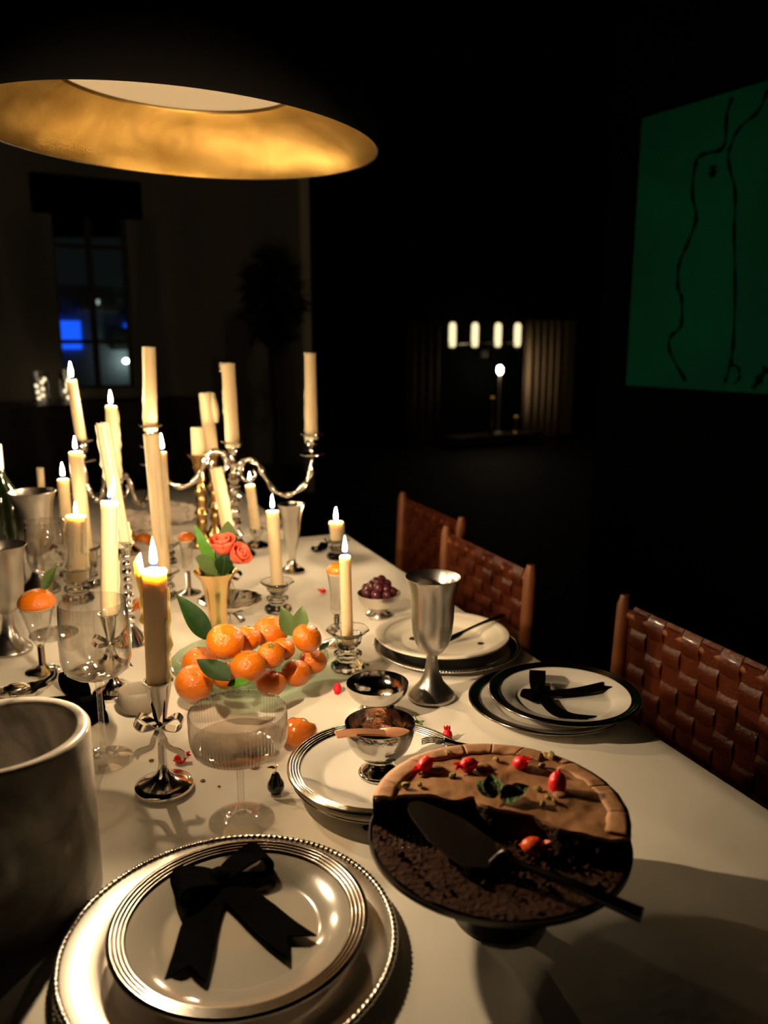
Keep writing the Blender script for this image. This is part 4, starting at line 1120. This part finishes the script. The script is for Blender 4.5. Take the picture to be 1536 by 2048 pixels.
# silver leaf-shaped dish at the frame edge
p4 = at(46, 1392); o = thing('relish_dish', 'small shell-shaped silver dish beside the cordial glass', 'dish', p4, .5)
MB().lathe([(0, .0005), (.4, .0005), (.75, .25), (1.0, 1.0), (.95, 1.02), (.68, .35), (.3, .12), (0, .0017)], 48, lambda r, z, a: (r * .036 * (1 + .10 * math.cos(10 * a) * (r > .6)), z * .014 + .004 * (r > .6) * math.cos(2 * a))).tf(Matrix.Diagonal((1.1, .62, 1, 1))).build('shell', 'silver_soft', o)
MB().tube(smooth_path([Vector((.034, 0, .015)), Vector((.045, .002, .022)), Vector((.047, .004, .034)), Vector((.040, .004, .036))], 4), [.006] * 6 + [.005] * 7, 8).build('handle', 'silver_soft', o)
MB().ball((-.008, 0, .013), (.019, .012, .008), 18, 12, lambda v: 1 + .22 * noise.noise(v * 2.5)).build('lump', 'silver_soft', o)
# salt cellar
p5 = at(276, 1424); rs = 37 * mpp(p5.y, T + .04); o = thing('salt_cellar', 'small round cream ceramic salt bowl behind the bow candlestick', 'bowl', p5)
hz = zat(p5.y, 1378) - T
MB().lathe([(0, .0005), (rs * .45, .0005), (rs * .66, .003), (rs * .88, hz * .22), (rs * .99, hz * .5), (rs, hz * .72), (rs * .97, hz), (rs * .93, hz + .001), (rs * .86, hz - .001), (rs * .84, hz * .5), (0, hz * .35)], 48).build('bowl', 'ceramic', o)
MB().lathe([(0, hz * .58), (rs * .3, hz * .55), (rs * .6, hz * .46), (rs * .83, hz * .40), (0, hz * .36)], 28, lambda r, z, a: (r, z + .003 * noise.noise(Vector((r * 90 * math.cos(a), r * 90 * math.sin(a), 1))))).build('salt_heap', 'salt', o)
# black pear
p6 = at(552, 1585); o = thing('pear_ornament', 'tiny glossy black pear with a gold stem and leaf', 'ornament', p6)
MB().lathe([(0, .0005), (.006, .0005), (.0095, .005), (.0102, .009), (.009, .014), (.0062, .019), (.0048, .023), (.003, .0255), (0, .026)], 28).build('fruit', 'pear_black', o)
MB().tube([(0, 0, .0255), (.0008, 0, .030), (.0022, 0, .0355)], [.0007, .0007, .0010], 6).build('stem', 'gold_small', o)
l = leaf_mb(.010, .005, .2, n=6); l.tf(Matrix.Translation((.0005, 0, .0315)) @ orient((-1, -.2, .1), (0, -.5, 1)).to_4x4()); l.build('leaf', 'gold_small', o)
# orange peel pieces
def peel(px, py, r, label, m, rz=0., tilt=.5, arc=.62, z=T):
    p = at(px, py, z); mm = MB(); vs_ = []; n1, n2 = 14, 9
    for i in range(n1 + 1):
        for j in range(n2 + 1):
            a = (i / n1 - .5) * PI * arc * 1.7; b_ = (j / n2 - .5) * PI * arc * (1 - .35 * abs(i / n1 - .5) * 2) * (1 + .12 * math.sin(i * 1.7))
            vs_.append((r * math.sin(a) * math.cos(b_ * .6), r * math.sin(b_), r * math.cos(a) * math.cos(b_)))
    mm.add(vs_, [(i * (n2 + 1) + j, (i + 1) * (n2 + 1) + j, (i + 1) * (n2 + 1) + j + 1, i * (n2 + 1) + j + 1) for i in range(n1) for j in range(n2)])
    mm.tf(Matrix.Rotation(rz, 4, 'Z') @ Matrix.Rotation(tilt, 4, 'X'))
    zmin = min(v[2] for v in mm.v); mm.v = [(x, y, zz - zmin + .0022) for x, y, zz in mm.v]
    o = mm.build('clementine_peel', m, None, p, angle=80); s_ = o.modifiers.new('thickness', 'SOLIDIFY'); s_.thickness = .0022; s_.offset = -1
    tag(o, label, 'peel', 'pieces of clementine peel')
peel(598, 1490, .024, 'shiny curled clementine peel beside the ribbed coupe', 'peel_gloss', -.35, .75)
peel(283, 1228, .026, 'clementine peel between the two front candles', 'clementine', .2, .25, .6)
peel(255, 1085, .026, 'clementine peel blurred at the foot of the leaning candle', 'clementine', .5, .2)
peel(287, 1090, .024, 'clementine peel blurred beside the very tall unlit candle', 'clementine', -.3, .3)

# ================================================================== CLEMENTINES ON THE GREEN PLATTER
pp = at(502, 1356, T); pr_ = .122
o = thing('glass_platter', 'shallow green glass platter under the pile of clementines', 'platter', pp)
MB().lathe([(0, .001), (pr_ * .55, .001), (pr_ * .75, .006), (pr_ * .95, .024), (pr_, .031), (pr_ * 1.005, .034), (pr_ * .985, .034), (pr_ * .93, .027), (pr_ * .73, .010), (pr_ * .53, .005), (0, .005)], 72, lambda r, z, a: (r * (1 + .006 * math.cos(24 * a) * (r > .1)), z)).build('dish', 'green_glass', o)
CL = [  # pixel centre, width px, height of the centre, description
    (388, 1366, 78, .042, 'glossy clementine at the front corner of the platter beside the salt bowl', (0.3, -.5, .8)),
    (400, 1327, 76, .046, 'clementine with a rough stem knob at the candle side of the pile', (-.1, .3, 1)),
    (452, 1350, 60, .040, 'clementine buried under a dark leaf in the middle of the pile', (0, 0, 1)),
    (542, 1366, 62, .042, 'small clementine at the front of the pile beside the coupe rim', (0, .3, 1)),
    (592, 1346, 62, .044, 'clementine resting on the green rim facing the steel bowl', (.2, .4, 1)),
    (626, 1322, 58, .048, 'clementine low on the platter under the smooth pale one', (.2, .4, 1)),
    (497, 1333, 73, .082, 'round clementine in the centre front of the pile', (.05, -.1, 1)),
    (542, 1310, 58, .086, 'small clementine showing a dark star-shaped stem end', (.1, -.35, .9)),
    (566, 1298, 50, .080, 'small clementine with torn peel between its neighbours', (.2, -.2, 1)),
    (450, 1283, 78, .112, 'big dimpled clementine on top of the pile near the candle', (.25, -.35, .9)),
    (494, 1277, 58, .100, 'clementine tucked behind the big dimpled one', (.1, .1, 1)),
    (541, 1264, 74, .094, 'rough skinned clementine at the back of the pile', (-.2, .1, 1)),
    (614, 1276, 64, .102, 'smooth pale orange clementine on top near the steel bowl', (.6, .2, .6)),
]
items = []
for i, (px, py, w, h, lab, ax) in enumerate(CL):
    c = at(px, py, T + h); r = w / 2 * mpp(c.y, c.z); items.append([c, r * .97])
for it in range(60):
    for i in range(len(items)):
        for j in range(i):
            d = items[i][0] - items[j][0]; dist = d.length; need = (items[i][1] + items[j][1]) * .955
            if dist < need and dist > 1e-6:
                q = d / dist * (need - dist) * .5; q.x *= .6
                items[i][0] = items[i][0] + q; items[j][0] = items[j][0] - q
    for i in range(len(items)):
        c, r = items[i]; c.z = max(c.z, T + .008 + r * .95)
cl_obj = []
for i, ((px, py, w, h, lab, ax), (c, r)) in enumerate(zip(CL, items)):
    o = thing('clementine', lab, 'clementine', c, 0, 'clementines on the green platter')
    sd_ = i * 3.7
    def fn(v): 
        q = math.sqrt(v.x ** 2 + v.y ** 2)
        k_ = 1 + .018 * noise.noise(v * 2.2 + Vector((sd_, 0, 0))) + .006 * noise.noise(v * 9 + Vector((sd_, 0, 0)))
        if v.z > 0: k_ -= (.13 if i in (9, 0, 6) else .05) * math.exp(-q * q / .035)
        return k_
    R3 = Vector(ax).normalized().to_track_quat('Z', 'Y').to_matrix()
    MB().ball((0, 0, 0), (r, r, r * .90), 36, 24, fn, R3).build('peel', 'clementine', o, angle=80)
    e = R3 @ Vector((0, 0, r * .90 * (.86 if i in (9, 0, 6) else .95)))
    if i in (7,):
        for k_ in range(5):
            l = leaf_mb(.006, .003, .1, n=4); a = k_ * 1.256; l.tf(Matrix.Translation(e) @ R3.to_4x4() @ orient((math.cos(a), math.sin(a), .15)).to_4x4()); l.build('stem_star', 'stem_end', o)
    MB().ball(e, (.0026, .0026, .0014), 10, 6, None, R3).build('stem_end', 'stem_end', o)
    cl_obj.append(o)
def cit_leaf(ci, base_px, tip_px, w, label, m='leaf', facing=(0, -.6, .8), zb=None, zt_=None, bend=.2):
    o = cl_obj[ci]; c = o.location
    z0 = c.z + .01 if zb is None else T + zb; z1 = z0 if zt_ is None else T + zt_
    b_ = at(*base_px, z0) if zb is not None else at_depth(*base_px, c.y); t_ = at_depth(*tip_px, b_.y + .01) if zt_ is None else at(*tip_px, z1)
    d = t_ - b_; l = leaf_mb(d.length, w, bend, .16, 12); l.tf(Matrix.Translation(b_ - c) @ orient(d, facing).to_4x4())
    l.build('leaf', m, o, label=label, angle=70)
cit_leaf(9, (420, 1280), (350, 1192), .034, 'long dark green leaf pointing up beside the gold vase', 'leaf', (.5, -.75, .5))
cit_leaf(12, (585, 1272), (562, 1212), .028, 'upright olive leaf behind the smooth clementine', 'leaf_olive', (.2, -.95, .2))
cit_leaf(12, (600, 1262), (606, 1211), .027, 'second upright olive leaf behind the smooth clementine', 'leaf_olive', (-.1, -.95, .2))
cit_leaf(2, (460, 1362), (396, 1328), .034, 'dark leaf draped over the front of the pile', 'leaf', (.2, -.5, .85), .085, .088)
cit_leaf(3, (455, 1372), (500, 1366), .018, 'small lighter leaf at the front of the pile', 'leaf_light', (0, -.4, .9), .075, .072)
cit_leaf(11, (515, 1278), (538, 1250), .016, 'grey green curled leaf on the rough clementine', 'leaf_olive', (-.7, -.6, .4))
cit_leaf(5, (640, 1300), (658, 1290), .012, 'dark leaf tip over the platter rim', 'leaf', (0, -.4, .9), .06, .055)

# ================================================================== CAKE
SZ = T + .088; cc_ = at(996, 1655, SZ); CR = .1175
st = thing('cake_stand', 'dark metal cake stand under the chocolate cake', 'cake stand', (cc_.x, cc_.y, T))
MB().lathe([(0, .0005), (.040, .0005), (.041, .003), (.022, .010), (.012, .020), (.011, .06), (.022, .076), (0, .076)], 48).build('pedestal', 'tin', st)
MB().lathe([(0, .0755), (CR * .97, .0755), (CR * 1.0, .078), (CR * 1.004, .083), (CR * .99, .083), (CR * .985, .079), (0, .079)], 96).build('plate', 'tin', st)
cake = thing('chocolate_cake', 'half eaten chocolate mousse cake with a cracked crust', 'cake', (cc_.x, cc_.y, T + .079))
Hc_ = .034; ztop = T + .079 + Hc_
cut_px = [(750, 1586), (775, 1584), (812, 1580), (858, 1580), (905, 1588), (945, 1583), (958, 1596), (985, 1606), (1020, 1612), (1062, 1618), (1095, 1632), (1122, 1645), (1160, 1655), (1200, 1666), (1225, 1668), (1252, 1664)]
cut = [at(x, y, ztop) - Vector((cc_.x, cc_.y, ztop)) for x, y in cut_px]
cut = smooth_path(cut, 6)
RC = CR * .975
cut = [c for c in cut if math.hypot(c.x, c.y) < RC]
def end_pt(c): a = math.atan2(c.y, c.x); return Vector((RC * math.cos(a), RC * math.sin(a), 0))
cut = [end_pt(cut[0])] + cut + [end_pt(cut[-1])]
aL = math.atan2(cut[0].y, cut[0].x); aR = math.atan2(cut[-1].y, cut[-1].x)
if aL < 0: aL += 2 * PI
N1 = len(cut); NV = 22
def topz(x, y):
    r = math.hypot(x, y); z = Hc_ - .0045
    z += .0030 * noise.noise(Vector((x * 30, y * 30, 2))) + .0012 * noise.noise(Vector((x * 85, y * 85, 5)))
    return z
grid = []
for i in range(N1):
    t = i / (N1 - 1); a = aL + (aR - aL) * t; ob = Vector((RC * math.cos(a), RC * math.sin(a), 0))
    row = []
    for j in range(NV + 1):
        q = cut[i].lerp(ob, j / NV); row.append((q.x, q.y, topz(q.x, q.y)))
    grid.append(row)
m = MB(); vs_ = [v for r_ in grid for v in r_]; W_ = NV + 1
m.add(vs_, [(i * W_ + j, i * W_ + j + 1, (i + 1) * W_ + j + 1, (i + 1) * W_ + j) for i in range(N1 - 1) for j in range(NV)])
# a thin front lip so the mousse layer has thickness
lip = []
for i in range(N1):
    x, y, z = grid[i][0]; lip.append((x, y, z)); lip.append((x, y, z - .0035 - .0015 * noise.noise(Vector((i * .9, 1, 1)))))
m.add(lip, [(2 * i, 2 * i + 1, 2 * i + 3, 2 * i + 2) for i in range(N1 - 1)])
m.build('mousse_top', 'mousse', cake, angle=60)
# dark crumb body under it: front cut face, back side, underside
m = MB(); body = []; NZ = 8
per = [Vector((grid[i][0][0], grid[i][0][1], 0)) for i in range(N1)] + [Vector((RC * math.cos(aR + (aL - aR) * k / 50), RC * math.sin(aR + (aL - aR) * k / 50), 0)) for k in range(1, 50)]
for jz in range(NZ + 1):
    for i, q in enumerate(per):
        z = (Hc_ - .0075) * jz / NZ; k_ = 1.
        if i < N1:
            d = Vector((0, -1, 0)); off = .004 * noise.noise(Vector((q.x * 120, z * 160, 3))) + .004 * (1 - jz / NZ)
            body.append((q.x + d.x * off, q.y + d.y * off, z))
        else: body.append((q.x * .998, q.y * .998, z))
n = len(per)
m.add(body, [(k_ * n + i, k_ * n + (i + 1) % n, (k_ + 1) * n + (i + 1) % n, (k_ + 1) * n + i) for k_ in range(NZ) for i in range(n)] + [tuple(range(NZ * n, NZ * n + n)), tuple(range(n - 1, -1, -1))])
m.build('cake_body', 'chocolate', cake, angle=40)
# crust shards around the edge
edges = [0, .07, .20, .36, .44, .52, .58, .66, .79, .91, 1.0]
SL = [0] + [random.Random(k_ * 5 + 1).uniform(-.09, .09) for k_ in range(len(edges) - 2)] + [0]
for k_ in range(len(edges) - 1):
    a0 = aL + (aR - aL) * edges[k_]; a1 = aL + (aR - aL) * edges[k_ + 1]; a0 -= .004; a1 += .004
    rs_ = random.Random(k_ + 3); vs_ = []; nA = 16; sl0, sl1 = SL[k_], SL[k_ + 1]; up_ = rs_.uniform(.0, .0007)
    for i in range(nA + 1):
        t = i / nA
        for u in range(5):
            a = a0 + (a1 - a0) * t + (sl0 + (sl1 - sl0) * t) * (u / 4 - .5)
            r_i = RC * (.835 + .055 * noise.noise(Vector((a * 1.7, 2, 1))) + .02 * noise.noise(Vector((a * 7, 5, 1)))); r_o = RC * (1.0 + .006 * noise.noise(Vector((a * 9, 4, 1))))
            if k_ == 6: r_i = RC * .93
            q = r_i + (r_o - r_i) * u / 4; x, y = q * math.cos(a), q * math.sin(a)
            vs_.append((x, y, (topz(x, y) + .0006) * (1 - u / 4) + (Hc_ - .0022 + .0012 * math.sin(PI * min(1, u / 3.2))) * (u / 4) + up_ - .0018 * (u / 4) ** 4))
    mm = MB().add(vs_, [(i * 5 + u, i * 5 + u + 1, (i + 1) * 5 + u + 1, (i + 1) * 5 + u) for i in range(nA) for u in range(4)])
    so = mm.build('crust_shard', 'crust', cake, angle=70); s_ = so.modifiers.new('thickness', 'SOLIDIFY'); s_.thickness = .0014; s_.offset = 0
# outer crust wall behind
m = MB(); vs_ = []; nA = 90
for i in range(nA + 1):
    a = aL + (aR - aL) * i / nA
    for z in (0.0, Hc_ * .3, Hc_ * .6, Hc_ - .006): k_ = RC * (1.003 + .006 * noise.noise(Vector((a * 14, z * 90, 2)))); vs_.append((k_ * math.cos(a), k_ * math.sin(a), z))
m.add(vs_, [(i * 4 + u, i * 4 + u + 1, (i + 1) * 4 + u + 1, (i + 1) * 4 + u) for i in range(nA) for u in range(3)])
w_ = m.build('side_crust', 'crumb', cake); s_ = w_.modifiers.new('thickness', 'SOLIDIFY'); s_.thickness = .0015
# layer of crumbs left on the tin in front
m = MB(); vs_ = []; nR, nA = 22, 120
for i in range(nR + 1):
    r = RC * .995 * i / nR
    for k_ in range(nA):
        a = 2 * PI * k_ / nA; x, y = r * math.cos(a), r * math.sin(a)
        bare = math.exp(-(((x + .065) / .034) ** 2 + ((y - .0) / .030) ** 2))
        z = .0020 + .0020 * noise.noise(Vector((x * 75, y * 75, 9))) + .0016 * noise.noise(Vector((x * 210, y * 210, 4))) + (.0025 if r > RC * .9 else 0)
        vs_.append((x, y, max(.0003, z * (1 - .95 * bare))))
m.add(vs_, [(i * nA + k_, i * nA + (k_ + 1) % nA, (i + 1) * nA + (k_ + 1) % nA, (i + 1) * nA + k_) for i in range(nR) for k_ in range(nA)])
m.build('crumb_layer', 'crumb', cake, angle=80)
# waffle dots of the tin showing where the crumbs are scraped away
m = MB()
for i in range(13):
    for j in range(10):
        x, y = -.098 + i * .0055, -.030 + j * .0055
        if ((x + .065) / .036) ** 2 + ((y) / .03) ** 2 < 1: m.ball((x, y, .0012), (.0009, .0009, .0012), 6, 4)
d_ = m.build('tin_dimples', 'silver_soft', cake); d_['kind'] = 'stuff'
# loose lumps of cake
m = MB()
for i in range(110):
    a = rnd.uniform(PI * .9, PI * 2.1); r = RC * math.sqrt(rnd.random()) * .97; x, y = r * math.cos(a), r * math.sin(a)
    if ((x + .065) / .036) ** 2 + ((y) / .03) ** 2 < .8: continue
    s_ = abs(rnd.gauss(.0012, .0009)) + .0007
    m.ball((x, y, .004 + s_ * .3), (s_, s_ * rnd.uniform(.7, 1.2), s_ * .8), 7, 5, lambda v: 1 + .35 * noise.noise(v * 2 + Vector((i, 0, 0))))
cr = m.build('loose_crumbs', 'crumb', cake); cr['kind'] = 'stuff'

# cake server
sv0 = at(820, 1606, T + .079 + .028); sv1 = at(985, 1728, T + .079 + .010); sv2 = at(1040, 1728, T + .079 + .020); sv3 = at(1150, 1772, T + .079 + .022); sv4 = at(1283, 1830, T + .079 + .017)
srv = thing('cake_server', 'tarnished cake server with a long dark handle across the tin', 'cake server', sv1)
Q = smooth_path([sv0 - sv1, (sv0 - sv1) * .66, (sv0 - sv1) * .33, Vector((0, 0, 0))], 6); n = len(Q); dv = (sv1 - sv0).normalized()
wd = dv.cross(Vector((0, 0, 1))).normalized()
MB().ribbon(Q, wd, [.003] + [.046 * (min(1, (i / (n - 1)) * 2.2) ** .55) * (1 if i < n * .8 else 1 - (i / (n - 1) - .8) * 3.2) for i in range(1, n)], .0018).build('blade', 'server', srv)
Q = smooth_path([Vector((0, 0, .0005)), (sv2 - sv1) * .5 + Vector((0, .004, .008)), sv2 - sv1, sv3 - sv1, sv4 - sv1 - (sv4 - sv3) * .1, sv4 - sv1], 6); n = len(Q)
MB().tube(Q, [(.0042 - .0012 * math.sin(PI * min(1, i / n * 1.6)) + .0032 * max(0, i / n - .45) * 1.6) * (1, .85, .5)[max(0, i - n + 3)] for i in range(n)], 12).build('handle', 'black_handle', srv)

# red blossoms
def blossom(px, py, z, s, label, m='blossom', rz=0., tilt=0.):
    p = at(px, py, z); o = thing('red_blossom', label, 'flower', p, rz, 'loose red blossoms')
    Rm = Matrix.Rotation(tilt, 4, 'Y')
    lift = Vector((0, 0, s * .62))
    MB().ball((0, 0, 0), (s * .95, s * .72, s * .66), 20, 14, lambda v: 1 + .08 * noise.noise(v * 3) - .12 * max(0, -v.x) ** 2).tf(Matrix.Translation(lift) @ Rm).build('bud', m, o)
    for i in range(3):
        a = (i - 1) * .8; l = leaf_mb(s * .95, s * .62, .25, .3, 6, .0006)
        l.tf(Matrix.Translation(lift) @ Rm @ Matrix.Translation((-s * .55, 0, 0)) @ orient((-1, .55 * (i - 1), .35 * (1 if i == 1 else -.3)), (.2, 0, 1)).to_4x4()); l.build('petal', m, o)
    MB().ball((s * .92, 0, 0), (s * .18, s * .14, s * .14), 8, 6).tf(Matrix.Translation(lift) @ Rm).build('tip', m, o)
ct = T + .079 + Hc_ - .004
blossom(850, 1540, ct, .0098, 'red blossom on the cake top nearest the steel bowl', rz=.5, tilt=-.5)
blossom(936, 1541, ct, .0100, 'red blossom on the cake top between two mousse bumps', rz=.2, tilt=-.15)
blossom(1041, 1536, ct, .0096, 'red blossom on the back of the cake with petals pointing up', rz=2.4, tilt=.5)
blossom(1114, 1580, ct, .0116, 'largest red blossom standing on the cake beside the cracked crust', rz=1.2, tilt=-1.0)
blossom(1066, 1706, T + .083, .0112, 'orange red blossom fallen on the scraped cake tin', 'blossom_orange', 2.9, .1)
blossom(675, 1384, T, .0088, 'red blossom on the cloth between platter and steel bowls', rz=1.6, tilt=-.9)
blossom(895, 1478, T, .0090, 'red blossom on the cloth behind the cake rim', rz=-1.5, tilt=.9)
blossom(362, 1524, T, .0092, 'red blossom on the cloth beside the front candlestick', rz=3.5, tilt=.2)
blossom(505, 1532, T, .0074, 'red blossom on the cloth beside the coupe stem', rz=-1.4, tilt=.8)
blossom(645, 1186, T, .0080, 'red blossom far back on the cloth beside a cordial glass', rz=.3, tilt=.2)
# mint leaves
mg = thing('mint_sprig', 'mint sprig with two dark crinkled leaf groups on the cake edge', 'mint', at(1000, 1592, ct + .002))
def mint(px0, py0, px1, py1, w, up, lift=.008):
    b_ = at(px0, py0, ct + .003) - mg.location; t_ = at(px1, py1, ct + lift) - mg.location; d = t_ - b_
    l = leaf_mb(d.length, w, .18, .22, 12, .0008); l.tf(Matrix.Translation(b_) @ orient(d, up).to_4x4()); l.build('leaf', 'mint', mg)
mint(988, 1596, 952, 1566, .019, (.2, -.5, .8)); mint(988, 1596, 982, 1552, .021, (0, -.6, .8), .012); mint(1000, 1596, 1046, 1586, .020, (0, -.6, .8), .006); mint(1018, 1592, 1058, 1574, .016, (-.2, -.5, .8), .010)
MB().tube([Vector((-.006, 0, .002)), Vector((.0, .001, .003)), Vector((.008, .0, .002))], .0009, 6).build('stalk', 'mint', mg)
# pistachio pieces
spots = ((812, 1573, .0048, 'pistachio crumb at the cut edge under the front blossom'), (839, 1571, .0034, 'dark pistachio crumb near the cut edge'), (897, 1508, .0048, 'pistachio crumb by the back crust next to the bowl side blossom'),
         (905, 1554, .0044, 'pistachio crumb between the first two blossoms'), (993, 1521, .0042, 'pistachio crumb alone at the back of the cake'), (1083, 1533, .0040, 'pale pistachio crumb behind the largest blossom'),
         (1103, 1514, .0058, 'large pale pistachio crumb in the crack of the crust'), (1076, 1580, .0042, 'pale green pistachio sliver beside the mint'), (1085, 1609, .0036, 'dark pistachio crumb near the cut behind the tin blossom'),
         (1095, 1596, .0032, 'pistachio flake below the largest blossom'), (1222, 1724, .0040, 'pistachio crumb on the scraped tin near its rim'), (1108, 1603, .003, 'pistachio flake between crumb and crust'))
for i, (px, py, s_, lab) in enumerate(spots):
    z = ct + .001 if py < 1700 else T + .086
    o = MB().ball((0, 0, s_ * .35), (s_, s_ * .7, s_ * .6), 8, 6, lambda v: 1 + .4 * noise.noise(v * 1.8 + Vector((i * 3., 0, 0)))).build('pistachio_piece', 'pistachio', None, at(px, py, z), angle=30)
    o.rotation_euler = (0, 0, i * 1.3); tag(o, lab, 'nut', 'pistachio pieces on the cake')
# mousse bumps
for px, py, s_ in ((876, 1540, .0062), (967, 1535, .0066), (1122, 1590, .006)):
    MB().ball((0, 0, 0), (s_ * 1.3, s_, s_ * .55), 16, 10).build('mousse_bump', 'mousse', cake, at(px, py, ct + .001) - cake.location)

# crumbs on the cloth
for px, py, s_, lab in ((303, 1522, .0034, 'pale crumb on the cloth beside the front candlestick stem'), (406, 1562, .0032, 'crumb on the cloth between the front candlestick and coupe foot'), (438, 1573, .002, 'tiny crumb on the cloth beside the coupe foot'),
                        (734, 1330, .004, 'gold scrap on the cloth at the crystal holder foot'), (878, 1486, .0062, 'white sugar crumb on the plate edge behind the cake'), (735, 1658, .0055, 'dark crumb fallen beside the cake stand')):
    m_ = 'chocolate' if 'dark' in lab else ('salt' if 'white' in lab else 'pistachio')
    o = MB().ball((0, 0, s_ * .3), (s_, s_ * .7, s_ * .45), 8, 6, lambda v: 1 + .45 * noise.noise(v * 2 + Vector((px * .1, 0, 0)))).build('crumb', m_, None, at(px, py, T + (.036 if 'white' in lab else 0)), angle=30)
    tag(o, lab, 'crumb')
# crumpled napkins on the second table
for px, py, s_, lab in ((268, 1062, .055, 'crumpled pale napkin on the second table by the leaning candle'), (350, 1050, .06, 'crumpled pale napkin on the second table behind the thin candle'), (536, 1058, .035, 'small folded pale napkin at the edge of the second table')):
    q = at(px, py, T); o = MB().ball((0, 0, s_ * .42), (s_, s_ * .7, s_ * .5), 40, 28, lambda v: 1 + .42 * noise.noise(v * 2.3 + Vector((px * .1, 0, 0))) + .12 * noise.noise(v * 6)).build('napkin', 'napkin', None, q)
    zm = min(v.co.z for v in o.data.vertices); o.location.z -= zm - .001
    tag(o, lab, 'napkin')
